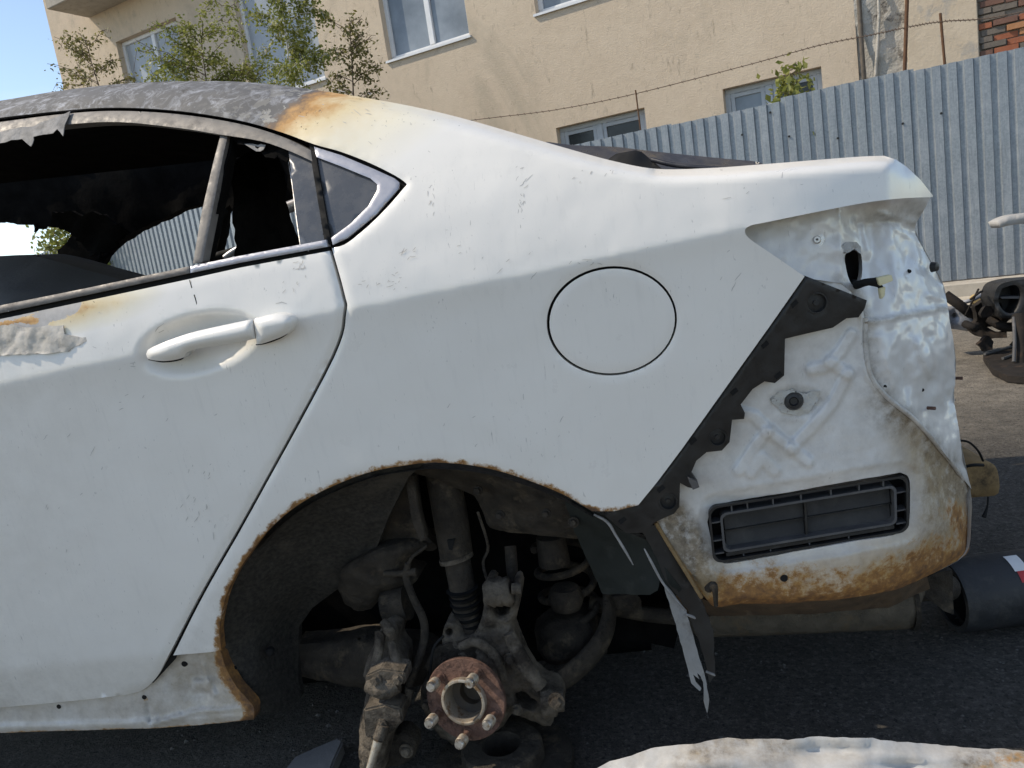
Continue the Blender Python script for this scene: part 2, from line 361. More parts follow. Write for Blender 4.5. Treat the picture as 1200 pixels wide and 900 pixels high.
# ------------------------------------------------------------------ fence and building directions
d = ray(np.array(-1033.), np.array(542.)); d = d / np.linalg.norm(d[:2]); E = np.array([-d[0], -d[1], 0.0])   # along the fence, to the right
NB = np.array([-E[1], E[0], 0.0])                                                                  # away from the camera
G0 = PZ(np.array(1110.), np.array(350.), 0.0)
KERB_TOP = 0.13
F0 = G0 + NB * 0.24
df = float(np.dot(F0 - CAM, NB)); B0 = CAM + NB * df * 1.32; B0[2] = 0
def fu(px, py, p0): q = PP(np.array(float(px)), np.array(float(py)), p0, NB); return float(np.dot(q - p0, E)), float(q[2])
def at(p0, u, z, off=0.0): q = p0 + E * u + NB * off; return np.array([q[0], q[1], z])
FTOP = 0.5 * (fu(1110, 74, F0)[1] + fu(720, 161, F0)[1])

CONC = pm('weathered_concrete', (.34, .31, .26), (.46, .42, .36), 6, .9, 0, .5, 60, .006, .2, c3=(.24, .21, .17), c3sc=9)
u_r, u_l = 4.0, -17.0
kerb = mesh('kerb', [at(G0, u, z, o) for u in (u_l, u_r) for (z, o) in ((-.05, 0), (KERB_TOP - .012, .004), (KERB_TOP, .02), (KERB_TOP, .5), (-.05, .5))],
            [(0, 1, 6, 5), (1, 2, 7, 6), (2, 3, 8, 7), (3, 4, 9, 8), (0, 4, 3, 2, 1), (5, 6, 7, 8, 9)], CONC, None, False)
tag(kerb, kind='structure')
APR = pm('sandy_concrete_apron', (.40, .36, .29), (.52, .47, .39), 5, .95, 0, .5, 70, .006, .2, c3=(.26, .23, .18), c3sc=3)
tag(mesh('pavement', [at(G0, u_l, .006, -.55), at(G0, u_r, .006, -.62), at(G0, u_r, .006, .01), at(G0, u_l, .006, .01)], [(0, 1, 2, 3)], APR, None, False), kind='structure')

# corrugated fence, sheet by sheet
t = NT('galvanised_sheet'); zn = t.noise(45, 5, .7); nn = t.noise(7, 6, .65); st = t.noise(6, 5, .6, t.co((14, 14, .8)))
c = t.mix(t.mr(zn, .35, .65), (.20, .23, .255), (.29, .325, .35)); c = t.mix(t.mr(nn, .5, .75, 0, .7), c, (.34, .37, .40)); c = t.mix(t.mr(st, .5, .7, 0, .55), c, (.15, .175, .205))
c = t.mix(t.mr(t.noise(3.1, 7, .75), .68, .74, 0, .75), c, (.40, .22, .14))
t.bump(t.noise(9, 4), .15, .01)
GALV = t.set(col=c, rough=t.mr(nn, .3, .7, .38, .55), metal=.3, spec=.5)
RUSTP = pm('rusty_post_steel', (.09, .045, .025), (.17, .09, .05), 30, .85, .2, .5, 90, .003)
fence = empty('metal_fence', at(F0, 0, KERB_TOP), 'tall fence of grey galvanised corrugated steel sheets behind the wrecked car', 'fence')
PITCH_R = 0.128; NR = 9; SW = PITCH_R * NR
prof = [(0, .0), (.30, 0), (.375, -.02), (.90, -.02), (.95, 0)]
ush = fu(1066, 78, F0)[0]
k0 = int((u_l - ush) / SW); k1 = int((u_r - ush) / SW)
for k in range(k0, k1 + 1):
    ua = ush + k * SW; ztop = FTOP + random.uniform(-.012, .012) + (.02 if k == -1 else 0); o = .004 * (k % 2); us = []
    for i in range(NR):
        for a, h in prof: us.append((ua + (i + a) * PITCH_R, h + o))
    us.append((ua + SW + .03, o))
    zs = [KERB_TOP + .012, KERB_TOP + .6, KERB_TOP + 1.2, ztop]
    v = [at(F0, u, z, h + random.uniform(-.002, .002) + .006 * math.sin(u * 2.3 + z * 2.6) + .003 * math.sin(u * 7.1 + z)) for z in zs for (u, h) in us]; m = len(us)
    f = [(r * m + i, r * m + i + 1, (r + 1) * m + i + 1, (r + 1) * m + i) for r in range(3) for i in range(m - 1)]
    so_ = mesh('sheet', v, f, GALV, fence, False)
SCREW = pm('screw_head', (.02, .02, .022), (.04, .04, .04), 30, .5, .5, 0)
for (px, py) in ((903, 132), (925, 160), (982, 162), (1058, 145), (1103, 133), (870, 158)):
    u, z = fu(px, py, F0); lathe('screw', at(F0, u, z, -.022), -NB, [(0, .008), (.010, .007), (.012, .0)], SCREW, fence, 8)
bar = box('rail', at(F0, (u_l + u_r) / 2, FTOP - .3, .05), (u_r - u_l, .04, .04), RUSTP, fence, (E, NB, (0, 0, 1)))
box('rail', at(F0, (u_l + u_r) / 2, .55, .05), (u_r - u_l, .04, .04), RUSTP, fence, (E, NB, (0, 0, 1)))
def fpost(pa, pb, wd, off, name='post'):
    ua, za = fu(*pa, F0); ub, zb = fu(*pb, F0)
    return tube3(name, [at(F0, ua, za, off), at(F0, ub, zb - .5, off)], wd, RUSTP, fence, 6)
fpost((1063, -8), (1054, 82), .018, .06); fpost((1102, 14), (1110, 76), .013, .06); fpost((743, 105), (746, 124), .008, .05)
WIREM = pm('rusty_wire', (.10, .07, .05), (.18, .13, .1), 60, .7, .4, 0)
wp = curve([(-60, 205), (300, 172), (555, 140), (650, 128), (744, 109), (880, 74), (960, 52), (1020, 40), (1062, 31), (1104, 24), (1160, 20), (1230, 6)], 10)
wz = [fu(a, b, F0) for a, b in wp]
wire = tag(tube3('barbed_wire', [at(F0, u, z, .05) for u, z in wz], .0045, WIREM, None, 5), 'thin rusty barbed wire strung above the corrugated fence', 'barbed wire')
bv = []; bf = []
for i in range(len(wz) - 1):
    (ua, za), (ub, zb) = wz[i], wz[i + 1]; n = max(1, int((ub - ua) / .13))
    for k in range(n):
        s = k / n; p = at(F0, ua + (ub - ua) * s, za + (zb - za) * s, .05)
        for sg in (-1, 1):
            q = E * .010 * sg + np.array([0, 0, .014]); e_ = np.array([0, 0, .002]) + E * .002; b = len(bv); bv += [p - q - e_, p - q + e_, p + q + e_, p + q - e_]; bf.append((b, b + 1, b + 2, b + 3))
bo = mesh('barb', bv, bf, WIREM, wire, False); bo['kind'] = 'stuff'

# an open gate leaf of the same sheet, nearer, that shows through the car's windows
dg = ray(np.array(-350.), np.array(439.)); dg = dg / np.linalg.norm(dg[:2]); EG = np.array([-dg[0], -dg[1], 0.0]); NG = np.array([-EG[1], EG[0], 0.0])
dA = ray(np.array(40.), np.array(300.)); A0 = CAM + dA * ((2.15 - CAM[2]) / dA[2]); dB = ray(np.array(470.), np.array(200.)); GL = float(np.dot(A0 - CAM, NG) / (dB @ NG)) * dB + CAM
glen = float(np.dot(GL - A0, EG)); A0[2] = 0
gate = empty('metal_gate', A0, 'sunlit corrugated steel gate leaf seen through the burnt car windows', 'gate')
ng = max(1, int(glen / SW))
for k in range(ng):
    us = []
    for i in range(NR):
        for a, h in prof: us.append((k * SW + (i + a) * PITCH_R, h + .004 * (k % 2)))
    us.append(((k + 1) * SW + .02, .004 * (k % 2))); m = len(us)
    v = [A0 + EG * u + NG * h + np.array([0, 0, z]) for z in (.1, 1.1, 2.15) for u, h in us]
    mesh('sheet', v, [(r * m + i, r * m + i + 1, (r + 1) * m + i + 1, (r + 1) * m + i) for r in range(2) for i in range(m - 1)], GALV, gate, False)
for z in (.3, 1.95): box('rail', A0 + EG * ng * SW / 2 + NG * .05 + np.array([0, 0, z]), (ng * SW, .04, .04), RUSTP, gate, (EG, NG, (0, 0, 1)))
for u in (.02, ng * SW): tube3('post', [A0 + EG * u + NG * .06 + np.array([0, 0, -.02]), A0 + EG * u + NG * .06 + np.array([0, 0, 2.16])], .035, RUSTP, gate, 10)
# ------------------------------------------------------------------ building
t = NT('peach_stucco'); n1 = t.noise(1.1, 7, .65); n2 = t.noise(9, 7, .7); n3 = t.noise(.6, 6, .7, t.co((1, 1, .5)), 1)
c = t.mix(t.mr(n2, .3, .7), (.55, .45, .34), (.62, .51, .39)); c = t.mix(t.mr(n1, .45, .75, 0, .6), c, (.66, .555, .43)); c = t.mix(t.mr(n3, .52, .68, 0, .6), c, (.40, .345, .265))
c = t.mix(t.mr(t.noise(5, 6, .75, t.co((2.2, 2.2, .7))), .58, .72, 0, .75), c, (.27, .225, .17)); c = t.mix(t.mr(t.noise(2.6, 8, .75), .63, .655, 0, .85), c, (.47, .40, .31))
t.bump(t.math('ADD', t.noise(50, 6, .7), t.math('MULTIPLY', n2, .6)), .4, .02)
STUCCO = t.set(col=c, rough=.95, spec=.15)
GREYW = pm('crumbling_grey_render', (.36, .34, .30), (.50, .47, .42), 5, .95, 0, 1.0, 5, .05, .2, c3=(.13, .115, .1), c3sc=4, c3lo=.56, c3hi=.66)
PIER = pm('patched_pier_render', (.52, .425, .315), (.60, .50, .38), 4, .95, 0, .5, 20, .015, .2, c3=(.36, .34, .31), c3sc=2.5)
PVC = pm('white_window_frame', (.66, .68, .7), (.76, .77, .78), 12, .4, 0, 0)
PVCG = pm('grey_window_frame', (.42, .45, .47), (.5, .52, .54), 12, .5, 0, 0)
def glass(name, a, b, rough=.06):
    t = NT(name); return t.set(col=t.mix(t.mr(t.noise(1.6, 5, .6), .35, .65), a, b), rough=rough, spec=.35)
PANE = glass('curtained_window_pane', (.17, .20, .23), (.27, .31, .35)); PANED = glass('dark_window_pane', (.012, .013, .014), (.05, .055, .055), .12)
PANEW = glass('pale_window_pane', (.30, .33, .36), (.38, .41, .44), .15)
bld = empty('peach_building', at(B0, 0, 0), 'long peach rendered building with white framed windows behind the corrugated fence', 'building')
def rect(a, b, p0=None, q0=None):
    p0 = B0 if p0 is None else p0
    (ua, za), (ub, zb) = fu(*a, p0), fu(*b, p0); return [min(ua, ub), max(ua, ub), min(za, zb), max(za, zb)]
ucor = fu(108, 245, B0)[0]; uend = fu(1003, 40, B0)[0]
zlow = .5 * (fu(655, 149, B0)[1] + fu(905, 91, B0)[1]); zsill = .5 * (fu(500, 54, B0)[1] + fu(660, 9, B0)[1]); ztopw = fu(172, 34, B0)[1]
W = []
W.append([fu(138, 60, B0)[0], fu(214, 60, B0)[0], zsill, ztopw, 'w'])
W.append([fu(283, 50, B0)[0], fu(372, 40, B0)[0], zsill + .05, ztopw + .25, 'w'])
W.append([fu(448, 30, B0)[0], fu(547, 20, B0)[0], zsill, ztopw, 'b'])
W.append([fu(627, 10, B0)[0], fu(732, 0, B0)[0], zsill, ztopw, 'b'])
W.append([fu(652, 155, B0)[0], fu(756, 135, B0)[0], zlow - 1.1, zlow, 'd'])
W.append([fu(847, 110, B0)[0], fu(963, 90, B0)[0], zlow - 1.1, zlow, 'g'])
HT = 10.5
def rr(a): return [(a[0], a[2]), (a[1], a[2]), (a[1], a[3]), (a[0], a[3])]
def wallmesh(name, poly, holes, p0, off, mat, parent, depth=.22, step=.6):
    V, F = tri(poly, holes, step); P = [at(p0, u, z, off) for u, z in V]; f = [tuple(q[::-1]) for q in F]; v = list(P)
    for a, b in border(F):
        s = len(v); v += [P[a], P[b], P[b] + NB * depth, P[a] + NB * depth]; f.append((s, s + 1, s + 2, s + 3))
    return mesh(name, v, f, mat, parent, False)
wallmesh('wall', [(ucor, -.1), (uend, -.1), (uend, HT), (ucor, HT)], [rr(q) for q in W], B0, 0, STUCCO, bld)
mesh('side_wall', [at(B0, ucor, z, o) for z in (-.1, HT) for o in (.22, 9)], [(0, 1, 3, 2)], STUCCO, bld, False)
mesh('back_of_rooms', [at(B0, u, z, 3.0) for z in (-.1, HT) for u in (ucor + .1, uend)], [(0, 1, 3, 2)], BLACK, bld, False)
ax = (E, NB, (0, 0, 1))
def window(a, kind):
    u0_, u1_, z0, z1, = a; fr = {'w': PVC, 'b': PVC, 'd': PVCG, 'g': PVCG}[kind]; pn = {'w': PANEW, 'b': PANE, 'd': PANED, 'g': PANE}[kind]
    wm = None; t_ = .07; o = .16; cu = (u0_ + u1_) / 2; H = z1 - z0; Wd = u1_ - u0_
    wn_ = box('window', at(B0, cu, z0 + t_ / 2, o), (Wd, .07, t_), fr, bld, ax, .008); wn_['label'] = {'w': 'white framed window with pale panes', 'b': 'white framed window reflecting blue sky', 'd': 'grey framed low window with dark panes', 'g': 'low window with a grey left pane'}[kind]
    box('frame', at(B0, cu, z1 - t_ / 2, o), (Wd, .07, t_), fr, wn_, ax, .008)
    for uu in (u0_ + t_ / 2, u1_ - t_ / 2): box('frame', at(B0, uu, z0 + H / 2, o + .001), (t_, .07, H - 2 * t_ + .002), fr, wn_, ax)
    ml = u0_ + Wd * (.52 if kind in 'bw' else .46)
    box('mullion', at(B0, ml, z0 + H / 2, o - .004), (.10, .07, H - 2 * t_ + .004), fr, wn_, ax, .008)
    for k, (a_, b_) in enumerate(((u0_ + t_, ml - .05), (ml + .05, u1_ - t_))):
        box('pane', at(B0, (a_ + b_) / 2, z0 + H / 2, o + .012), (b_ - a_ + .004, .014, H - 2 * t_ + .004), (PANED if (kind == 'g' and k) else pn), wn_, ax)
        if kind in 'dg':
            for sg in (a_ + .03, b_ - .03): box('sash', at(B0, sg, z0 + H / 2, o - .002), (.05, .04, H - 2 * t_), fr, wn_, ax)
            box('sash', at(B0, (a_ + b_) / 2, z1 - t_ - .03, o - .003), (b_ - a_, .04, .05), fr, wn_, ax)
    box('sill', at(B0, cu, z0 - .02, .06), (Wd + .06, .20, .035), PVC, wn_, (E, NB * .99 + np.array([0, 0, .08]), (0, 0, 1)))
for q in W: window(q[:4], q[4])
# balcony slab over the left window
ub0, zb0 = fu(57, 16, B0)
def px_of(p): v_ = p - CAM; return 600 + FPX * (v_ @ rt) / (v_ @ fw), 450 - FPX * (v_ @ up) / (v_ @ fw)
ub0, zsl = fu(104, 21, B0); pro = .1
while px_of(at(B0, ub0, zsl, -pro))[0] > 55 and pro < 2: pro += .02
box('balcony_slab', at(B0, ub0 + 1.7, zsl + .09, -pro / 2 + .03), (3.4, pro + .05, .18), CONC, bld, ax, .01)
box('balcony_rail', at(B0, ub0 + 1.7, zsl + .63, -pro + .05), (3.36, .05, .9), CONC, bld, ax)
# right end: recessed crumbling wall, pier, brickwork
ur1 = fu(1062, 40, B0)[0]; ur2 = fu(1146, 40, B0)[0]
def lump(name, u0_, u1_, z0, z1, off, mat, amp, parent, st=.05):
    nu = int((u1_ - u0_) / st) + 1; nz = int((z1 - z0) / st) + 1
    v = [];
    for j in range(nz + 1):
        for i in range(nu + 1):
            u = u0_ + (u1_ - u0_) * i / nu; z = z0 + (z1 - z0) * j / nz
            v.append(at(B0, u, z, off + amp * (noise.fractal(Vector((u * 2.2 + z * .9, z * 1.3, 0)), .8, 2.2, 5))))
    return mesh(name, v, [(j * (nu + 1) + i, j * (nu + 1) + i + 1, (j + 1) * (nu + 1) + i + 1, (j + 1) * (nu + 1) + i) for j in range(nz) for i in range(nu)], mat, parent)
lump('crumbling_wall', uend, ur1 + .05, 0, 6.5, .03, GREYW, .07, bld, .06)
box('pier', at(B0, (ur1 + ur2) / 2, 3.3, .13), (ur2 - ur1, .5, 6.8), PIER, bld, ax, .01)
tube3('pipe', [at(B0, uend + .06, z, -.03 + .03 * math.sin(z * 4)) for z in np.arange(.2, 6, .25)], .028, pm('old_cable', (.08, .07, .06), (.16, .13, .1), 20, .9), bld, 8)
tube3('pipe', [at(B0, uend + .22 + .06 * math.sin(z * 2.3), z, -.03) for z in np.arange(.2, 6, .2)], .02, GREYW, bld, 8)
MORT = pm('brick_mortar', (.20, .17, .14), (.28, .24, .2), 20, .95, 0, .5, 60, .006)
bwall = mesh('brick_wall', [at(B0, u, z, -.05) for z in (0, 6.5) for u in (ur2 - .05, ur2 + 3.0)], [(0, 1, 3, 2)], MORT, bld, False)
BR = [pm('brick_red', (.30, .10, .055), (.36, .14, .08), 20, .9, 0, .5, 60, .006, .2, c3=(.2, .12, .09), c3sc=8), pm('brick_dark', (.15, .085, .065), (.22, .12, .09), 20, .9, 0, .5, 60, .006, .2), pm('brick_orange', (.40, .19, .09), (.46, .23, .12), 20, .9, 0, .5, 60, .006, .2), pm('brick_sooty_shaded', (.13, .11, .095), (.2, .17, .14), 20, .9, 0, .5, 60, .006, .2)]
zb = fu(1170, 62, B0)[1] - .25; zt = fu(1170, 0, B0)[1] + .12; row = 0; z = zb
while z < zt:
    u = ur2 + .03 - (.13 if row % 2 else 0)
    while u < ur2 + 1.5:
        jz = random.uniform(-.006, .006); L_ = .25; a0 = max(u, ur2 + .005)
        if a0 < u + .2 and random.random() > .04:
            mi = random.choices(range(4), (4, 3, 2, 3))[0] if u > ur2 + .25 else random.choices(range(4), (1, 3, 0, 4))[0]  # more dark bricks beside the pier paint its shadow there
            hexa('brick', [at(B0, q, zz + jz, -.05 - dd) for dd in (.03 + random.uniform(-.02, .02),) for q, zz in ((a0, z), (u + L_ - .012, z), (u + L_ - .012, z + .065), (a0, z + .065))] + [at(B0, q, zz + jz, -.02) for q, zz in ((a0, z), (u + L_ - .012, z), (u + L_ - .012, z + .065), (a0, z + .065))], BR[mi], bwall, .004)
        u += L_
    z += .077; row += 1

# ------------------------------------------------------------------ trees
BARK = pm('birch_bark', (.52, .5, .46), (.66, .64, .6), 10, .9, 0, .3, 30, .006, .2, c3=(.06, .05, .045), c3sc=14, c3lo=.58, c3hi=.66)
TWIG = pm('twig_bark', (.09, .065, .045), (.14, .1, .07), 20, .9, 0, .3, 30, .006, .2)
def leafmat(name, a, b, c):
    t = NT(name); q = t.n('ShaderNodeTexWhiteNoise'); q.noise_dimensions = '3D'
    pq = t.n('ShaderNodeNewGeometry'); sn = t.n('ShaderNodeVectorMath', operation='SNAP'); t.put(sn.inputs[0], pq.outputs['Position']); sn.inputs[1].default_value = (.07, .07, .07); t.put(q.inputs['Vector'], sn.outputs[0])
    col = t.ramp(q.outputs['Value'], [(0, a), (.5, b), (1, c)]); m = t.set(col=col, rough=.5, spec=.3)
    tr = t.n('ShaderNodeBsdfTranslucent'); t.put(tr.inputs['Color'], col); ms = t.n('ShaderNodeMixShader'); ms.inputs[0].default_value = .45
    out = t.t.nodes['Material Output']; t.t.links.new(t.b.outputs[0], ms.inputs[1]); t.t.links.new(tr.outputs[0], ms.inputs[2]); t.t.links.new(ms.outputs[0], out.inputs['Surface']); return m
LEAF = leafmat('birch_leaf', (.13, .155, .035), (.22, .245, .06), (.33, .34, .115)); LEAF2 = leafmat('dull_leaf', (.11, .11, .035), (.185, .175, .06), (.27, .24, .10))
def merge_tubes(name, lines, mat, parent):
    v = []; f = []
    for pts, ra, rb in lines:
        n = len(pts); b0 = len(v)
        for i, p in enumerate(pts):
            r = ra + (rb - ra) * i / max(1, n - 1); t_ = np.array(pts[min(i + 1, n - 1)]) - np.array(pts[max(i - 1, 0)]); t_ = t_ / (np.linalg.norm(t_) + 1e-9)
            a = np.cross(t_, [.3, .9, .1]); a /= np.linalg.norm(a) + 1e-9; b = np.cross(t_, a)
            for k in range(5): th = 2 * math.pi * k / 5; v.append(np.array(p) + r * (a * math.cos(th) + b * math.sin(th)))
        for i in range(n - 1):
            for k in range(5): f.append((b0 + i * 5 + k, b0 + i * 5 + (k + 1) % 5, b0 + (i + 1) * 5 + (k + 1) % 5, b0 + (i + 1) * 5 + k))
    return mesh(name, v, f, mat, parent)
def sapling(base, top, spread, nbr, nlv, ls, leaf, bark, label, cat='tree', droop=.1, zlo=.25, rt_=.03, group=None, name='birch_tree', width_at=None):
    rng = random.Random(int(abs(base[0]) * 1000 + nlv)); base = np.array(base, float); top = np.array(top, float); H = top[2] - base[2]
    root = empty(name, base, label, cat, group); tr = []
    for i in range(13):
        s = i / 12; tr.append(base + (top - base) * s + np.array([math.sin(s * 5 + base[0]) * .02 * H, math.cos(s * 4) * .02 * H, 0]) * s)
    tube3('trunk', tr, [rt_ * (1 - .85 * i / 12) for i in range(13)], bark, root, 8)
    lines = []; twig = []
    for k in range(nbr):
        s = zlo + (1 - zlo) * (k + rng.random()) / nbr * .97; i = min(11, int(s * 12)); p = tr[i] + (tr[i + 1] - tr[i]) * (s * 12 - i)
        az = rng.uniform(0, 2 * math.pi); ln = spread * (1.08 - s * .75) * rng.uniform(.55, 1.1); q = [p]; dz = rng.uniform(.5, 1.0)
        for j in range(1, 6): q.append(p + np.array([math.cos(az + rng.uniform(-.2, .2)), math.sin(az + rng.uniform(-.2, .2)), 0]) * ln * j / 5 + np.array([0, 0, ln * (dz * j / 5 - droop * 3 * (j / 5) ** 2)]))
        lines.append((q, rt_ * .3 * (1 - s * .5), .003)); twig.append(q)
        for _ in range(4):
            j = rng.randint(1, 4); a2 = az + rng.uniform(-1.3, 1.3); l2 = ln * rng.uniform(.25, .5); q2 = [q[j] + np.array([math.cos(a2), math.sin(a2), rng.uniform(-.5, .8)]) * l2 * m / 3 - np.array([0, 0, droop * l2 * (m / 3) ** 2 * 2]) for m in range(4)]
            lines.append((q2, .005, .002)); twig.append(q2)
    merge_tubes('branches', lines, TWIG if bark is TWIG else bark, root)
    v = []; f = []
    for _ in range(nlv):
        q = rng.choice(twig); j = rng.randint(1, len(q) - 1); p = np.array(q[j - 1]) + (np.array(q[j]) - np.array(q[j - 1])) * rng.random() + np.array([rng.gauss(0, 1), rng.gauss(0, 1), rng.gauss(0, 1) - .4]) * ls * 1.1
        a = np.array([rng.gauss(0, 1), rng.gauss(0, 1), rng.gauss(0, .8)]); a /= np.linalg.norm(a); b = np.cross(a, [rng.gauss(0, 1), rng.gauss(0, 1), rng.gauss(0, 1)]); b /= np.linalg.norm(b) + 1e-9
        s = ls * rng.uniform(.6, 1.15); n_ = len(v); v += [p - a * s * .6, p + b * s * .38 + a * s * -.1, p + a * s * .7, p - b * s * .38 + a * s * -.1]; f.append((n_, n_ + 1, n_ + 2, n_ + 3))
    cr_ = mesh('crown', v, f, leaf, root, False); return root
def tpt(px, py, off):                    # a point in the strip between fence and building
    return PP(np.array(float(px)), np.array(float(py)), F0 + NB * off, NB)
def base_of(p): return np.array([p[0], p[1], 0.0])
def tree_at(px, py_top, off, pxbase, **k):
    top = tpt(px, py_top, off); b = base_of(top); b2 = tpt(pxbase, 100, off); b[0], b[1] = b[0] * .4 + b2[0] * .6, b[1] * .4 + b2[1] * .6
    return sapling(b, top, **k)
G_T = 'saplings between the fence and the peach building'
tree_at(108, 42, -.5, 128, spread=1.5, nbr=48, nlv=3600, ls=.042, leaf=LEAF2, bark=TWIG, label='thin leafy sapling left of the leftmost building window', group=G_T, zlo=.45)
tree_at(238, 34, -.5, 244, spread=1.75, nbr=56, nlv=10500, ls=.042, leaf=LEAF, bark=TWIG, label='bushy sapling between the two leftmost building windows', group=G_T, zlo=.45)
tree_at(318, -60, -.6, 340, spread=1.5, nbr=60, nlv=13000, ls=.042, leaf=LEAF, bark=BARK, label='tall birch with pale trunk in front of the second window', group=G_T, zlo=.3, droop=.25)
tree_at(404, 30, -.5, 366, spread=.95, nbr=40, nlv=2200, ls=.042, leaf=LEAF2, bark=TWIG, label='small sparse sapling leaning right of the pale-trunked birch', group=G_T, zlo=.5)
tl = tpt(92, 262, -1.5); sapling(base_of(tl + np.array([0, 0, 0])), tl + np.array([0, 0, .35]), 1.1, 40, 2600, .08, LEAF, TWIG, 'round leafy tree seen through the burnt car windows', zlo=.3, name='leafy_tree')
pw = tpt(920, 78, .35); pb = tpt(922, 106, .35)
sapling(np.array([pb[0], pb[1], 0]), pw, .35, 22, 300, .075, LEAF, TWIG, 'small green seedling showing above the fence at the low window', 'plant', zlo=.72, rt_=.02, name='seedling')

# ------------------------------------------------------------------ the wrecked car
hubc = PY(np.array(545.), np.array(820.), .035)
car = empty('wrecked_car', (float(hubc[0]), .85, 0), 'white sedan wreck with burnt roof, missing rear wheel and rusty arch', 'car')
CR = np.array([(-700, 598), (-300, 514), (0, 451), (71, 434), (167, 414), (345, 375), (395, 364), (440, 356), (640, 316), (872, 266), (1000, 243), (1100, 229), (1200, 214)], float)
GH = np.array([(-520, .080), (-430, .063), (-360, .052), (-250, .036), (-150, .0235), (-80, .015), (-30, .0075), (0, 0), (30, .007), (60, .017), (100, .034), (150, .066), (200, .108), (250, .165), (285, .215), (315, .27), (350, .36), (420, .6)])
def pchip(xk, yk):
    xk = np.array(xk, float); yk = np.array(yk, float); h = np.diff(xk); dl = np.diff(yk) / h; m = np.zeros(len(xk)); m[0], m[-1] = dl[0], dl[-1]
    for i in range(1, len(xk) - 1): m[i] = 0 if dl[i - 1] * dl[i] <= 0 else 2 * dl[i - 1] * dl[i] / (dl[i - 1] + dl[i])
    def f(x):
        x = np.asarray(x, float); i = np.clip(np.searchsorted(xk, x) - 1, 0, len(xk) - 2); t = (x - xk[i]) / h[i]; t = np.clip(t, -.5, 1.5)
        return (1 + 2 * t) * (1 - t) ** 2 * yk[i] + t * (1 - t) ** 2 * h[i] * m[i] + t * t * (3 - 2 * t) * yk[i + 1] + t * t * (t - 1) * h[i] * m[i + 1]
    return f
iz = int(np.where(GH[:, 0] == 0)[0][0]); gU = pchip(GH[iz:, 0], GH[iz:, 1]); gD = pchip(GH[:iz + 1, 0], GH[:iz + 1, 1])
def sideY(x, y, off=0.0):
    x = np.asarray(x, float); y = np.asarray(y, float); h = np.interp(x, CR[:, 0], CR[:, 1]) - y; k = np.clip((x - 700) / 350, 0, 1)
    r = np.where(h >= 0, gU(np.maximum(h, 0)), gD(np.minimum(h, 0))) + off
    return r + np.where(x > 850, ((x - 850) / 250) ** 2 * .085, 0) + np.clip((x - 1040) / 52, 0, 1.2) * .10
ARCH = curve([(298, 838), (296, 826), (276, 803), (263, 778), (258, 752), (258, 728), (269, 688), (294, 647), (323, 613), (365, 582), (427, 555), (477, 545), (511, 542), (557, 546), (602, 557), (657, 578), (694, 599)], 5)
TOPL = curve([(-300, 165), (-100, 134), (0, 118), (80, 105), (160, 97), (250, 95), (310, 98), (380, 107), (470, 122), (540, 138), (610, 158), (665, 174), (720, 189), (770, 198), (830, 197), (900, 192), (1000, 184), (1036, 182.5)], 6)
RAIL = curve([(-300, 176), (-100, 150), (0, 138), (80, 129), (140, 126), (210, 130), (280, 141), (330, 155), (368, 169), (400, 178), (440, 194), (474, 213), (471, 223), (440, 257), (408, 284), (389, 291)], 5)
DOORQ = curve([(389, 291), (404, 345), (406, 366), (391, 420), (305, 580), (240, 695), (203, 768)], 6)
REARED = [(694, 599), (720, 599), (748, 592), (770, 565), (800, 525), (850, 455), (900, 385), (943, 324)]
LAMPED = curve([(943, 324), (908, 300), (880, 281), (873, 272), (878, 265), (900, 260), (1000, 240), (1050, 233), (1093, 231)], 5)
TAILC = [(1093, 229), (1078, 210), (1062, 195), (1050, 187), (1036, 182.5)]
qout = TOPL[:-1] + TAILC[::-1] + LAMPED[::-1][1:] + REARED[::-1][1:] + ARCH[::-1][1:] + [(258, 763)] if False else None
arch_up = [p for p in ARCH if p[1] < 764]                    # from the sill joint round to the rear
qout = TOPL[:-1] + TAILC[::-1] + LAMPED[::-1] + REARED[::-1][1:] + arch_up[::-1][1:] + [(258, 763), (203, 768)] + DOORQ[::-1][1:-1] + RAIL[::-1]
FC = (717, 376); FUEL_O = ell(717, 376, 76.5, 64, -6, 56); FUEL_I = ell(717.4, 376.2, 73.6, 61.2, -6, 56)
def burnq(x, y):
    s = x - (312 + (150 - y) * 1.5); b = np.interp(s, [-400, -40, -8, 8, 25, 60, 110, 190, 280], [1, .72, .585, .53, .475, .40, .31, .17, 0])
    return b * np.clip((290 - y) / 60, 0, 1)
def arx(x, y): return .62 + .12 * np.sin(x / 17.0) * np.sin(x / 41.0 + y / 23.0)
def arust(x, y): return arx(x, y) * np.clip(1.35 - dist(ARCH, x, y) / (7.5 + 7 * np.clip((y - 740) / 50, 0, 1)), 0, 1) + .6 * np.clip(1 - dist([(690, 600), (750, 594)], x, y) / 9, 0, 1)
def qdirt(x, y): return .25 * np.clip((y - 640) / 150, 0, 1) + .25 * np.clip((x - 930) / 160, 0, 1) * (y > 225) * .3
def archbulge(x, y): d_ = dist(ARCH, x, y); return -.0 * np.exp(-(d_ / 42) ** 2) * (x < 720)
TAILT = curve([(770, 198), (830, 197), (900, 192), (1000, 184), (1036, 182.5), (1062, 195)], 4)
quarter = panel('quarter_panel', qout, lambda x, y: sideY(x, y) + archbulge(x, y), PAINT, car, [FUEL_O], 5.5, .018,
                rolls=[(TOPL, 16, .05), (TAILT, 14, .03), (ARCH, 6, .003), (DOORQ, 7, .004), (RAIL, 7, .004), (FUEL_O + FUEL_O[:1], 6, .002)],
                attrs={'burn': burnq, 'rust': arust, 'dirt': qdirt}, bump=.0016, bscale=7)
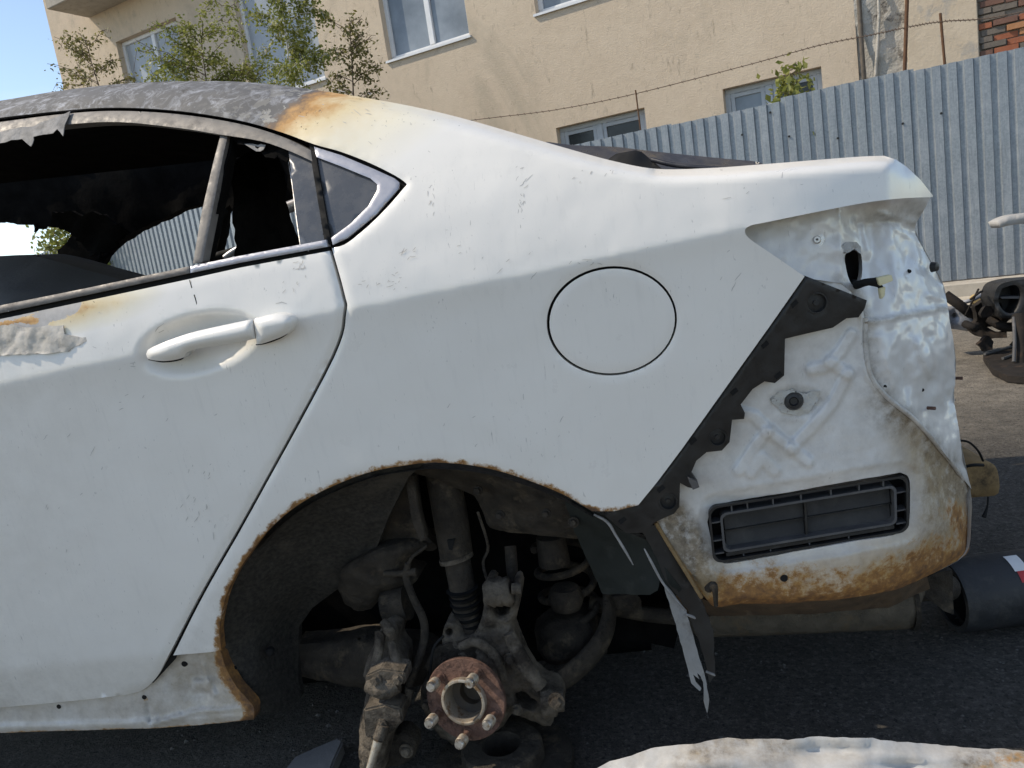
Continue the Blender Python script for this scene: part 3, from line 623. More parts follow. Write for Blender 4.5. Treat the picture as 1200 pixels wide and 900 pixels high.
panel('fuel_flap', FUEL_I, lambda x, y: sideY(x, y, -.001) + archbulge(x, y), PAINT, quarter, [], 6, .012, rolls=[(FUEL_I + FUEL_I[:1], 6, .002)])
panel('fuel_flap_recess', ell(717, 376, 82, 69, -6, 40), lambda x, y: sideY(x, y, .016), GAP, quarter, [], 20, 0)
# quarter window
QG = [(372, 185), (400, 196), (432, 208), (441, 214), (443, 221), (432, 242), (412, 262), (389, 277)]
QT = [(368, 172), (400, 182), (438, 198), (466, 212), (468, 220), (440, 252), (407, 279), (390, 287), (388, 280)]
panel('quarter_glass', [(370, 180), (404, 192), (446, 212), (447, 224), (415, 265), (388, 282)], lambda x, y: sideY(x, y, .012), GLASSM, quarter, [], 10, .004)
panel('quarter_window_trim', curve(QT[:4], 4)[:-1] + curve(QT[3:], 4) + [QT[0]], lambda x, y: sideY(x, y, .002), TRIM, quarter, [], 5, .012) if False else None
trimo = [(368, 172), (400, 182), (438, 198), (462, 209), (468, 214), (467, 221), (440, 252), (407, 279), (390, 287), (388, 279), (411, 262), (432, 241), (442, 223), (442, 216), (434, 209), (400, 195), (371, 184)]
panel('quarter_window_trim', trimo, lambda x, y: sideY(x, y, .003), TRIM, quarter, [], 2.2, .006, round_edge=(4, .002))
panel('quarter_window_backing', [(362, 164), (402, 174), (444, 190), (480, 211), (476, 226), (444, 262), (410, 290), (386, 294)], lambda x, y: sideY(x, y, .02), GAP, quarter, [], 12, 0)
# roof
tp = [(-420, 184)] + [TOPL[i] for i in range(0, len(TOPL), 3) if TOPL[i][0] < 520] ; nv = []; rf = []
x_, y_ = np.array([p[0] for p in tp]), np.array([p[1] for p in tp]); edge = PY(x_, y_, sideY(x_, y_) + .05)
for k, q in enumerate(edge):
    for j in range(9):
        s = j / 8; nv.append([q[0], q[1] + (1.70 - 2 * q[1]) * s, q[2] + .045 * math.sin(math.pi * s) - .002])
rf = [(k * 9 + j, k * 9 + j + 1, (k + 1) * 9 + j + 1, (k + 1) * 9 + j) for k in range(len(edge) - 1) for j in range(8)]
roof = mesh('roof', nv, rf, PAINT, car); a = roof.data.attributes.new('burn', 'FLOAT', 'POINT'); a.data.foreach_set('value', np.array([1.0 if q[0] < -.3 else .45 for q in nv], np.float32))
mesh('headliner', [[p[0], p[1] * .96 + .034, p[2] - .035] for p in nv], rf, BLACK, roof)
# inner rail above the window, behind the outer skin
panel('roof_rail', curve([(-300, 165), (0, 122), (140, 108), (280, 118), (370, 160), (380, 200), (363, 186), (304, 163), (210, 146), (140, 140), (0, 152), (-300, 192)], 4), lambda x, y: sideY(x, y, .05), BLACK, car, [], 14, .06)
# rear door
BT_T = [(-300, 420), (0, 358), (100, 338), (222, 312), (280, 300), (382, 281)]; BT_B = [(-300, 432), (0, 367), (100, 346), (222, 320), (280, 308), (384, 289)]
dtop = [(-300, 440), (0, 374), (100, 353), (222, 327), (280, 314), (386, 294)]
dq = curve([(386, 294), (400, 345), (402, 366), (387, 420), (301, 580), (236, 694), (197, 769), (184, 793), (168, 808), (150, 814)], 6)
dout = dtop + dq[1:] + [(100, 820), (0, 829), (-300, 858)]
HR = (232, 402)
def handle_scoop(x, y):
    c_, s_ = math.cos(R(-14)), math.sin(R(-14)); dx, dy = x - HR[0], y - HR[1]; a_ = (dx * c_ + dy * s_) / 75; b_ = (-dx * s_ + dy * c_) / 35; r2 = a_ ** 2 + b_ ** 2
    return .034 * np.clip(1 - r2, 0, 1) ** 1.1
def doorY(x, y):
    lc = np.interp(x, [-300, 0, 175], [812, 785, 768]); return sideY(x, y) + np.clip(y - lc, 0, 60) / 50 * .018 + handle_scoop(x, y)
PEEL = [(-80, 400), (0, 388), (22, 378), (48, 381), (45, 372), (20, 374), (-80, 390), (-80, 378), (0, 371), (60, 357), (96, 352), (97, 360), (90, 368), (70, 376), (58, 380), (40, 388), (20, 392), (0, 398), (-80, 412)]
def dburn(x, y):
    d1 = np.clip(1 - np.abs(y - (370 - (x - 60) * .22)) / 34, 0, 1) * np.clip((215 - x) / 120, 0, 1); return .52 * d1 ** .7
def ddirt(x, y): return .22 * np.clip((y - 760) / 60, 0, 1) + .10 * np.clip((250 - x) / 250, 0, 1)
door = panel('rear_door', dout, doorY, PAINT, car, [], 5.5, .02, rolls=[(dq, 7, .004), (dtop, 10, .002)],
             attrs={'burn': dburn, 'dirt': ddirt, 'peel': lambda x, y: np.clip(.45 + sdist(PEEL, x, y) / 22, 0, 1), 'rust': lambda x, y: .3 * np.clip(1 - dist([(100, 820), (150, 814), (184, 793), (203, 765)], x, y) / 5, 0, 1)}, bump=.0016, bscale=7)
hmain = curve([(171, 415), (178, 407), (220, 391), (267, 380), (296, 374)], 4) + curve([(299, 397), (270, 403), (235, 408), (219, 413), (212, 420), (192, 423), (175, 421), (171, 415)], 4)[:-1]
panel('door_handle', hmain, lambda x, y: sideY(x, y, -.034) + .018 * np.clip((200 - x) / 30, 0, 1) ** 2, PAINT, door, [], 3, .02, round_edge=(11, .012), back=True)
hcap = curve([(297.2, 373.7), (320, 368), (335, 369), (342, 376), (340, 386), (331, 394), (310, 402), (301, 403.5)], 4)
panel('handle_cap', hcap, lambda x, y: sideY(x, y, -.034), PAINT, door, [], 3, .034, round_edge=(11, .012))
for (px, py) in ((200, 412),): panel('handle_mount', ell(px, py, 20, 9, -10), lambda x, y: sideY(x, y, -.014), PAINT, door, [], 5, .03)
tube('handle_seam_shade', [(300, 404, -.008), (312, 402, -.010), (331, 394.5, -.010), (340, 386, -.012), (342.5, 377, -.014)], [.7, .9, 1.0, .9, .6], GAP, door, 6)  # dark tubes stand in for the shadow line along the handle's lower edge
tube('handle_seam_shade', [(174, 421.5, .006), (192, 424, .004), (212, 421, .002), (218, 414, .0)], [.5, .8, .9, .6], GAP, door, 6)
# door frame, trims, glass
U_ = curve([(-300, 184), (-100, 157), (0, 143), (80, 133), (140, 130), (210, 134), (280, 145), (330, 160), (364, 176)], 5); L_ = curve([(-300, 199), (-100, 172), (0, 156), (77, 146), (140, 143), (210, 150), (254, 157), (304, 165), (337, 176), (366, 189)], 5)
panel('window_frame', U_ + L_[::-1], lambda x, y: sideY(x, y, .004), BURNT, door, [], 3, .05, round_edge=(4, .002))
panel('belt_trim', BT_T[:4] + [(222, 320)] + BT_B[:3][::-1], lambda x, y: sideY(x, y, -.003), BURNT, door, [], 2.5, .03, round_edge=(4, .003))
panel('belt_trim', [(223, 312)] + BT_T[4:] + BT_B[4:][::-1] + [(223, 319.8)], lambda x, y: sideY(x, y, -.003), TRIM, door, [], 2.5, .03, round_edge=(4, .003))
panel('belt_seal', [(-300, 427), (0, 363), (100, 341), (222, 316), (280, 304), (385, 286), (388, 298), (280, 318), (222, 331), (100, 357), (0, 379), (-300, 446)], lambda x, y: sideY(x, y, .012), GAP, door, [], 12, .01)
panel('window_divider', [(259, 156), (267, 158), (262, 180), (246, 262), (237, 307), (226, 309), (236, 250), (250, 190)], lambda x, y: sideY(x, y, .014), BURNT, door, [], 2.5, .025, round_edge=(3, .002))
panel('divider_channel', [(267, 158), (274, 160), (263, 205), (250, 262), (241, 305), (236, 307), (248, 240)], lambda x, y: sideY(x, y, .03), BLACK, door, [], 5, .03, bump=.004, bscale=40)
tube('burnt_seal', [(265, 246, .17), (257, 256, .16), (250, 272, .15), (245, 290, .13), (240, 307, .11)], [4.5, 5.5, 5, 5, 5], BLACK, door, 8)
panel('fixed_glass', [(338, 176), (366, 188), (382, 281), (352, 289)], lambda x, y: sideY(x, y, .016), GLASSM, door, [], 8, .004)
tube('broken_glass_edge', [(337, 178, .17), (343, 215, .14), (348, 255, .11), (353, 290, .08)], 1.6, STEEL, door, 6)
panel('door_gap_seal', [(362, 166), (372, 172), (392, 285), (409, 345), (411, 366), (396, 421), (309, 582), (244, 697), (206, 772), (180, 800), (172, 800), (192, 770), (232, 692), (296, 580), (382, 420), (396, 366), (394, 345), (380, 286)], lambda x, y: sideY(x, y, .016), GAP, door, [], 12, 0)
panel('window_post', [(363, 178), (369, 176), (388, 286), (381, 287)], lambda x, y: sideY(x, y, .006), GAP, door, [], 5, .02)
def jag(poly, amp, step=5): return [(a + random.uniform(-amp, amp), b + random.uniform(-amp, amp)) for a, b in resample(poly, step)]
panel('torn_film', jag([(-60, 165), (0, 154), (40, 147), (82, 131), (76, 146), (74, 160), (68, 152), (62, 156), (40, 160), (36, 172), (24, 162), (10, 166), (-60, 178)], .8), lambda x, y: sideY(x, y, -.004), FILM, door, [], 4, .002, bump=.006, bscale=30)
panel('melted_trim', jag([(286, 168), (312, 170), (309, 176), (300, 178)], .8), lambda x, y: sideY(x, y, .02), FILM, door, [], 4, .002, bump=.003, bscale=40)
panel('charred_seal', jag([(268, 160), (300, 163), (338, 176), (337, 190), (326, 184), (316, 186), (300, 174), (280, 168)], 1.6), lambda x, y: sideY(x, y, .025), BLACK, door, [], 4, .004, bump=.008, bscale=60)
film = panel('peeled_film', jag([(-80, 405), (0, 382), (14, 380), (28, 384), (50, 382), (74, 381), (76, 392), (95, 395), (108, 396), (84, 408), (80, 412), (54, 414), (20, 415), (0, 417), (-80, 430)], .8), lambda x, y: sideY(x, y, -.005) + .004 * np.clip((x - 60) / 45, 0, 1), WRINK, door, [], 2.5, .002, bump=.0035, bscale=34)
# scuffs and cracked paint
SCUFF = pm('scuffed_paint', (.40, .385, .36), (.56, .54, .51), 60, .8, 0, 0)
def ribbon(lines, wpx, off):
    v = []; f = []
    for ln in lines:
        n = len(ln)
        for i, (a, b) in enumerate(ln):
            p_, q_ = ln[max(i - 1, 0)], ln[min(i + 1, n - 1)]; dx, dy = q_[0] - p_[0], q_[1] - p_[1]; l = math.hypot(dx, dy) + 1e-6; k = wpx * (.35 + .65 * math.sin(math.pi * (i + .5) / n))
            for sg in (-1, 1): x_, y_ = a - dy / l * k * sg, b + dx / l * k * sg; v.append(PY(np.array(x_), np.array(y_), float(doorY(np.array(x_), np.array(y_)) if x_ < 395 and y_ > 300 else sideY(x_, y_)) - off))
        s_ = len(v) - 2 * n; f += [(s_ + 2 * i, s_ + 2 * i + 1, s_ + 2 * i + 3, s_ + 2 * i + 2) for i in range(n - 1)]
    return v, f
def strokes(clusters, seed):
    rg = random.Random(seed); out = []
    for cx, cy, sx_, sy_, n, ang in clusters:
        for _ in range(n):
            x_, y_ = rg.gauss(cx, sx_), rg.gauss(cy, sy_); a = R(ang + rg.gauss(0, 22)); l = rg.uniform(.6, 3.2) if rg.random() < .85 else rg.uniform(3, 6); out.append([(x_ + math.cos(a) * l * k + rg.uniform(-.4, .4), y_ + math.sin(a) * l * k + rg.uniform(-.4, .4)) for k in (-1, -.3, .3, 1)])
    return out
v_, f_ = ribbon([[(222, 328), (225, 338), (229, 350), (232, 362)]], .7, .0006); mesh('paint_crack', v_, f_, GAP, door, False)
v_, f_ = ribbon([[(181, 390), (185, 384), (192, 379)], [(184, 391), (192, 387)], [(323, 356), (330, 354), (336, 356)]], .5, .0006); mesh('scratch', v_, f_, SCUFF, door, False)
v_, f_ = ribbon(strokes([(348, 318, 8, 12, 16, -60), (236, 575, 10, 40, 24, -75), (60, 560, 60, 60, 14, -60), (150, 470, 40, 40, 12, -50), (90, 425, 40, 12, 10, -20), (20, 380, 30, 10, 12, -20)], 3), .34, .0006); so2 = mesh('scuff_mark', v_, f_, SCUFF, door, False); so2['kind'] = 'stuff'
v_, f_ = ribbon(strokes([(610, 208, 5, 10, 12, -50), (612, 242, 3, 10, 14, -80), (507, 228, 4, 12, 8, -80), (455, 330, 14, 8, 16, -30), (480, 300, 6, 4, 8, -30), (690, 308, 14, 2, 8, -10), (900, 215, 40, 14, 10, -30), (700, 206, 20, 8, 8, -60), (420, 140, 30, 18, 22, 30), (480, 490, 60, 30, 10, -60), (640, 480, 60, 40, 10, -60), (570, 300, 40, 30, 10, -50), (820, 310, 40, 30, 8, -60)], 5), .34, .0006); so2 = mesh('scuff_mark', v_, f_, SCUFF, quarter, False); so2['kind'] = 'stuff'
panel('front_door', [(-640, 512), (-304, 441), (-304, 858), (-640, 890)], lambda x, y: sideY(x, y) + np.clip(y - 812 + (x + 300) * .09, 0, 60) / 50 * .018, PAINT, car, [], 14, .03)
panel('front_sill', [(-640, 886), (-304, 851), (-304, 871), (-640, 884 + 6)], .084, INNER, car, [], 10, .06)
pa = PY(np.array(-420.), np.array(186.), .30); pb_ = PY(np.array(-640.), np.array(512.), .05)
tube3('windscreen_pillar', [pa, pa * .6 + pb_ * .4 + np.array([0, 0, .05]), pb_], .035, BURNT, car, 10)
tube3('door_pillar', [PY(np.array(-304.), np.array(180.), .27), PY(np.array(-302.), np.array(445.), .05)], .035, BURNT, car, 10)
# sill
SILLT = [(-300, 850), (0, 826), (100, 817), (150, 811), (168, 804), (184, 790), (197, 768), (258, 763)]
sill_arch = [p for p in ARCH if p[1] >= 764][::-1]
SILLB = curve([(298, 843), (250, 848), (200, 852), (172, 854), (150, 854), (0, 859), (-300, 871)], 4)
def sillY(x, y):
    x = np.asarray(x, float); y = np.asarray(y, float)
    yb = np.interp(x, [-300, 0, 150, 300], [871, 859, 854, 843]); k = yb - y; return .084 - .006 * np.exp(-((k - 6) / 4) ** 2) + .02 * np.exp(-((x - 235) / 22) ** 2 - ((y - 800) / 22) ** 2) - .006 * np.clip((x - 225) / 60, 0, 1) - .014 * np.clip((12 - np.abs(x - 236)) / 4, 0, 1) * np.clip((8 - np.abs(y - 802)) / 4, 0, 1) - .010 * np.exp(-(dist([(238, 780), (246, 800), (252, 815)], x, y) / 2.5) ** 2) - .009 * np.exp(-(dist([(175, 850), (200, 842), (230, 834), (290, 830)], x, y) / 2.5) ** 2) + .008 * np.exp(-(dist([(172, 826), (176, 848)], x, y) / 2) ** 2) + .003 * np.exp(-(dist([(184, 832), (188, 846)], x, y) / 2) ** 2) + .003 * np.exp(-(dist([(208, 826), (214, 838)], x, y) / 2) ** 2)
sill = panel('rocker_sill', SILLT + sill_arch + SILLB[:], sillY, INNER, car, [], 3, .028, attrs={'rust': lambda x, y: arust(x, y) * 1.1 + .5 * np.clip(1 - dist(SILLB, x, y) / 5, 0, 1) + .6 * np.clip(1 - dist([(169, 817), (171, 820)], x, y) / 6, 0, 1), 'stain': lambda x, y: .22 + .2 * np.clip((x - 180) / 100, 0, 1), 'dirt': lambda x, y: .4 + .2 * np.clip((x - 100) / 200, 0, 1)}, bump=.0014, bscale=25)
for (px, py, r_) in ((69, 828, 3.4), (169, 817, 3.4), (216, 778, 4.2)): lathe('clip_hole', PY(np.array(px), np.array(py), float(sillY(px, py)) - .001), (0, -1, 0), [(0, .001), (r_ * .00145, .001), (r_ * .00165, -.004)], GAP, sill, 16)

# rear corner, lamp recess
LR = [(873, 272, .055), (878, 265, .06), (900, 281, .048), (940, 262, .072), (943, 322, .045), (980, 252, .09), (978, 325, .065), (960, 300, .062), (985, 290, .08), (1000, 250, .16), (1040, 244, .21), (1085, 236, .27), (1020, 275, .19), (1045, 285, .21), (1072, 268, .31), (1000, 300, .125), (1030, 320, .15), (1060, 320, .19), (1092, 310, .31), (1106, 340, .31), (1014, 350, .095), (1015, 372, .085), (1050, 375, .12), (1112, 372, .28), (1020, 440, .08), (1060, 420, .115), (1095, 420, .17), (1120, 420, .28), (1072, 492, .125), (1100, 490, .19), (1120, 478, .26), (1137, 572, .26), (1115, 535, .20)]
lrf = TPS(LR)
SEAM = [(985, 332), (1006, 350), (1014, 372), (1014, 405), (1020, 440), (1040, 466), (1072, 492), (1105, 530), (1137, 572)]
lout = curve([(945, 326), (905, 301), (878, 284), (870, 272), (876, 263), (900, 258), (1000, 238), (1092, 229)], 4) + curve([(1080, 248), (1072, 268), (1092, 308), (1106, 335), (1112, 372), (1120, 420), (1119, 480), (1137, 572)], 5) + SEAM[::-1][1:]
LH = curve([(1001, 292), (1009, 297), (1012, 312), (1009, 328), (1003, 336), (996, 330), (992, 315), (991, 299), (1001, 292)], 4)[:-1]
def rcY(x, y):
    r = lrf(x, y); r = r - .010 * np.exp(-((y - (378 - (x - 1015) * .19)) / 3.0) ** 2) * (x > 1012)            # weld seam
    r = r + .02 * np.exp(-((x - 1060) / 10) ** 2 - ((y - 445) / 30) ** 2) - .012 * np.exp(-((x - 1040) / 12) ** 2 - ((y - 430) / 25) ** 2) + .012 * np.exp(-((x - 1083) / 8) ** 2 - ((y - 470) / 22) ** 2)
    for (ax_, ay_, bx_, by_, hh, ww) in ((1030, 250, 1076, 262, -.012, 3), (1006, 262, 1060, 258, .010, 3), (1050, 268, 1080, 285, -.012, 4), (1066, 300, 1100, 330, .010, 4), (1046, 300, 1052, 360, -.006, 4), (1085, 345, 1108, 352, -.010, 3), (1030, 395, 1060, 480, -.008, 5), (1090, 395, 1112, 470, .012, 5), (1075, 400, 1090, 440, -.008, 4), (1020, 300, 1024, 360, .006, 4), (1012, 262, 1018, 300, -.010, 3.5)):
        r = r + hh * np.exp(-(dist([(ax_, ay_), (bx_, by_)], x, y) / ww) ** 2)
    r = r - .008 * np.exp(-((x - 984) / 3) ** 2) * (y < 335) + .006 * np.exp(-(np.hypot(x - 957, y - 281) / 9) ** 2)
    return r
rdirt = lambda x, y: .7 * np.clip(1 - dist(SEAM, x, y) / 16, 0, 1) + .55 * np.clip(1 - dist([(1012, 378), (1110, 360)], x, y) / 5, 0, 1) + .45 * np.clip(1 - dist([(1000, 258), (1080, 250)], x, y) / 20, 0, 1) + .12
rear = panel('rear_corner_panel', lout, rcY, INNER, car, [LH], 3, .02, attrs={'dirt': rdirt, 'rust': lambda x, y: .4 * np.clip(1 - dist([(1014, 405), (1012, 378)], x, y) / 6, 0, 1)}, bump=.009, bscale=17)
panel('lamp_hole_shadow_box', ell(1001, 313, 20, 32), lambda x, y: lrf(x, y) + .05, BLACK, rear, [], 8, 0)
p = PY(np.array(957.), np.array(281.), float(rcY(np.array(957.), np.array(281.))) - .002)
lathe('washer', p, (-.1, -1, .1), [(.002, .006), (.005, .006), (.006, .004), (.007, .001), (.0125, .001), (.0135, -.003)], STEEL, rear, 24)
lathe('plug', PY(np.array(1092.), np.array(313.), .27), (.6, -.6, 0), [(0, .012), (.008, .010), (.010, 0)], PLASTIC, rear, 14)
tube('wire_bundle', [(1000, 332, .15), (1004, 334, .09), (1014, 331, .07), (1028, 329, .06)], [5, 5, 4.5, 4], GAP, rear, 10)
tube('wire_bundle', [(1018, 332, .068), (1028, 334, .06), (1033, 337, .06)], [2.5, 2.5, 2.5], GAP, rear, 8)
YPL = pm('cream_connector_plastic', (.55, .50, .30), (.66, .61, .40), 30, .5, 0, .1, 60, .002)
def pxbox(name, poly, Y0, th, mat, parent, bev=.001):
    bm = bmesh.new(); P = PY(np.array([a for a, b in poly], float), np.array([b for a, b in poly], float), np.full(len(poly), Y0)); vs = [bm.verts.new(tuple(q)) for q in P]; f_ = bm.faces.new(vs)
    ex = bmesh.ops.extrude_face_region(bm, geom=[f_]); bmesh.ops.translate(bm, vec=(0, th, 0), verts=[g for g in ex['geom'] if isinstance(g, bmesh.types.BMVert)])
    if bev: bmesh.ops.bevel(bm, geom=bm.edges[:], offset=bev, segments=2, affect='EDGES')
    return frombm(name, bm, mat, parent)
pxbox('wire_plug', [(1028, 326), (1045, 322), (1047, 329), (1031, 335)], .05, .018, YPL, rear)
pxbox('wire_plug', [(1031, 338), (1038, 336), (1037, 347), (1033, 351)], .052, .012, YPL, rear)
panel('torn_sealant', jag([(986, 288), (992, 284), (1002, 284), (1010, 290), (1010, 297), (1002, 291), (993, 297), (988, 296)], 1.0), lambda x, y: lrf(x, y) - .008, pm('grey_sealant', (.36, .36, .35), (.5, .5, .49), 40, .7, 0, .8, 80, .006), rear, [], 3, .008, bump=.008, bscale=60)
for (px, py, dx) in ((1023, 423, 8), (1086, 478, 9), (1118, 443, 6)):
    y_ = float(lrf(px, py)); tube3('stud', [PY(np.array(float(px)), np.array(float(py)), y_ + .01), PY(np.array(float(px)), np.array(float(py)), y_ + .01) + np.array([.011, -.010, 0])], .0032, RUSTM, rear, 8)
for (px, py) in ((1037, 453), (1081, 457), (1066, 318)): lathe('dent_hole', PY(np.array(float(px)), np.array(float(py)), float(rcY(np.array(float(px)), np.array(float(py)))) - .002), (.2, -1, 0), [(0, .001), (.003, .001), (.004, -.004)], GAP, rear, 12)
# tail panel round the back, far side and closing sheets
sil = curve([(1092, 229), (1080, 248), (1072, 268), (1092, 308), (1106, 335), (1112, 372), (1120, 420), (1119, 480), (1137, 572), (1138, 610), (1131, 650), (1085, 676)], 4)
sx, sy = np.array([p[0] for p in sil]), np.array([p[1] for p in sil]); sP = PY(sx, sy, np.where(sy < 573, lrf(sx, sy), .24))
tv = []; 
for q in sP:
    for j in range(7): s = j / 6; tv.append([q[0] + .05 * math.sin(math.pi * s) - .02 * (s > 0), q[1] + (1.70 - 2 * q[1]) * s, q[2]])
mesh('tail_panel', tv, [(k * 7 + j, k * 7 + j + 1, (k + 1) * 7 + j + 1, (k + 1) * 7 + j) for k in range(len(sP) - 1) for j in range(6)], INNER, car)
zt_ = float(PY(np.array(830.), np.array(197.), .12)[2])
xb = float(sP[0][0]); x7 = float(PY(np.array(770.), np.array(198.), .1)[0])
mesh('far_side_panel', [(-2.4, 1.70, .32), (xb, 1.60, .34), (xb, 1.60, zt_ - .06), (x7, 1.64, zt_ - .02), (-2.4, 1.68, .86), (-2.4, 1.66, .32), (xb, 1.56, .34), (xb, 1.56, zt_ - .06), (x7, 1.60, zt_ - .02), (-2.4, 1.64, .86)], [(0, 1, 2, 3, 4), (9, 8, 7, 6, 5), (0, 5, 6, 1), (1, 6, 7, 2), (2, 7, 8, 3), (3, 8, 9, 4)], PAINT, car, False)
AXL = float(PY(np.array(258.), np.array(740.), .02)[0]); AXR = float(PY(np.array(694.), np.array(600.), .02)[0])
FPAN = [(-2.4, .10), (AXL - .10, .10), (AXL - .08, .50), (AXR + .05, .50), (AXR + .12, .16), (xb - .12, .22), (xb - .02, .40), (xb - .02, 1.55), (-2.4, 1.65)]
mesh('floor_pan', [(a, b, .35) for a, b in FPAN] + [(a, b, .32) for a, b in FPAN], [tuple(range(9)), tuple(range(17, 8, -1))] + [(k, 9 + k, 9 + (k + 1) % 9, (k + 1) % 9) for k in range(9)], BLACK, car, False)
mesh('rear_deck', [(x7 + .08, .16, zt_ - .03), (xb - .06, .26, zt_ - .03), (xb - .06, 1.5, zt_ - .03), (x7 + .08, 1.55, zt_ - .03)], [(0, 1, 2, 3)], PLASTIC, car, False)
# boot trim that shows over the quarter panel
NAVY = pm('black_boot_plastic', (.018, .019, .025), (.03, .032, .042), 14, .38, 0, .1, 60, .003, c3=(.06, .06, .065), c3sc=6)
boot = panel('boot_spoiler', curve([(640, 166), (672, 170), (720, 172), (746, 175), (800, 181), (850, 186), (893, 191), (888, 204), (800, 206), (700, 205), (640, 186)], 3), TPS([(640, 170, .75), (746, 175, .75), (893, 191, .7), (640, 186, .68), (800, 206, .60), (890, 204, .6), (760, 190, .62)]), NAVY, car, [], 6, .5)
panel('boot_hinge_cover', [(712, 187), (722, 180), (745, 176), (752, 178), (764, 188), (782, 203), (740, 204)], TPS([(712, 187, .52), (745, 176, .50), (782, 203, .42), (740, 204, .42), (760, 186, .5)]), GAP, boot, [], 5, .1, round_edge=(4, .006))
tube('boot_seal', [(764, 187, .48), (790, 193, .45), (830, 197, .42), (870, 198, .40)], [3, 3.2, 3, 2], NAVY, boot, 8)
# lower side panel behind the missing bumper
VC = [(829, 594), (1064, 556), (1065, 622), (836, 660)]          # vent corners
VENT = curve([(829, 612), (833, 597), (845, 590), (940, 574), (1040, 556), (1058, 555), (1066, 565), (1066, 610), (1060, 621), (1045, 627), (940, 645), (862, 659), (845, 658), (837, 648), (829, 612)], 4)[:-1]
LS = [(748, 592, .075), (800, 525, .065), (870, 430, .056), (943, 322, .058), (985, 332, .066), (1014, 372, .085), (1020, 440, .08), (960, 450, .07), (900, 520, .072), (830, 560, .074), (930, 540, .074), (1072, 492, .115), (1040, 520, .09), (1105, 530, .19), (1137, 572, .26), (1138, 610, .26), (1131, 650, .24), (1100, 600, .15), (1085, 675, .16), (1060, 640, .105), (1000, 700, .10), (950, 690, .085), (900, 706, .085), (832, 705, .085), (840, 620, .076), (800, 650, .085), (772, 612, .088), (950, 600, .07)]
lsf = TPS(LS)
STR = [[(998, 392), (985, 412), (968, 430), (952, 433)], [(994, 438), (978, 470), (952, 500), (926, 528)], [(866, 551), (884, 524), (900, 503), (884, 488), (868, 484)], [(898, 506), (922, 520), (947, 541)], [(880, 554), (893, 536), (908, 552)], [(972, 424), (994, 438)], [(905, 505), (926, 528)]]
VB = dict(c=None)
def lsY(x, y):
    r = lsf(x, y)
    for s_ in STR: dd_ = np.clip((8.5 - dist(s_, x, y)) / 3.6, 0, 1); r = r - .0062 * dd_ * dd_ * (3 - 2 * dd_)
    dv = -sdist(VENT, x, y); r = r + .012 * np.clip(1 - dv / 13, 0, 1) ** .6
    e_ = ((x - 933) / 30) ** 2 + ((y - 471) / 19) ** 2; r = r + .006 * np.clip(1.2 - e_, 0, 1)
    r = r - .006 * np.clip(1 - np.abs(dist(SEAM[1:], x, y) - 4) / 4, 0, 1)
    return r
BOT = curve([(1137, 572), (1138, 610), (1136, 635), (1130, 651), (1085, 676), (1050, 690), (1000, 700), (940, 706), (870, 708), (840, 711), (828, 702), (812, 680)], 4)
lso = [(940, 322), (960, 325)] + SEAM[:-1] + BOT + [(800, 660), (766, 614), (752, 596), (770, 572), (800, 532), (850, 462), (900, 392)]
def lrust(x, y):
    a_ = np.interp(y + (x - 900) * .16 - 12 * np.sin(x / 37), [640, 668, 690, 715], [0, .42, .62, .85]); b_ = .8 * np.clip(1 - dist([(766, 612), (800, 665), (828, 705)], x, y) / 9, 0, 1)
    c_ = .75 * np.clip(1 - dist([(1050, 680), (1136, 640), (1120, 600)], x, y) / 34, 0, 1); e_ = .6 * np.clip(1 - dist([(905, 672), (935, 685)], x, y) / 26, 0, 1)
    return np.maximum(np.maximum(a_ * (x > 830) + a_ * .6 * (x <= 830), b_), np.maximum(c_, e_)) * (1 - .75 * np.exp(-((x - 1000) / 40) ** 2 - ((y - 643) / 12) ** 2))
def ldirt(x, y):
    return .24 + 1.3 * np.clip(1 - dist([(785, 615), (808, 655), (832, 700)], x, y) / 34, 0, 1) ** .6 + .75 * np.clip(1 - dist([(1040, 470), (1085, 510), (1128, 570)], x, y) / 40, 0, 1) + .6 * np.clip((x - 1060) / 30, 0, 1) * np.clip((y - 500) / 60, 0, 1) + .4 * np.clip(1 - dist([(905, 470), (930, 460), (962, 465), (925, 488)], x, y) / 12, 0, 1)
lower = panel('inner_side_panel', lso, lsY, INNER, car, [VENT], 2.6, .03, rolls=[(BOT, 10, .02)], attrs={'rust': lambda x, y: lrust(x, y) * .86, 'dirt': ldirt, 'stain': lambda x, y: np.maximum(np.interp(y + (x - 900) * .16, [632, 668, 700], [0, .6, .95]), .6 * np.clip(1 - dist([(1072, 520), (1100, 580), (1120, 640)], x, y) / 45, 0, 1)) * (x > 815)}, bump=.003, bscale=16)
sp = [PY(np.array(a), np.array(b), float(lsf(a, b)) - .004) for a, b in curve(SEAM[2:-1] + [(1128, 560)], 5)]
sm = tube3('weld_flange', sp, .0045, INNER, lower, 8, True, 1.6)
at_ = sm.data.attributes.new('dirt', 'FLOAT', 'POINT'); at_.data.foreach_set('value', np.full(len(sm.data.vertices), .6, np.float32))
tube3('weld_flange', [PY(np.array(a), np.array(b), float(lsf(a, b)) - .003) for a, b in curve([(768, 612), (785, 640), (805, 672), (822, 700)], 5)], .004, pm('rust_edge', (.17, .10, .045), (.28, .19, .09), 60, .9, 0, .5, 120, .003), lower, 8, True, 1.5)
p = PY(np.array(930.), np.array(470.), .066); lathe('grommet', p, (-.15, -1, .1), [(0, .002), (.006, .002), (.008, .008), (.013, .007), (.016, 0), (.017, -.006)], PLASTIC, lower, 24)
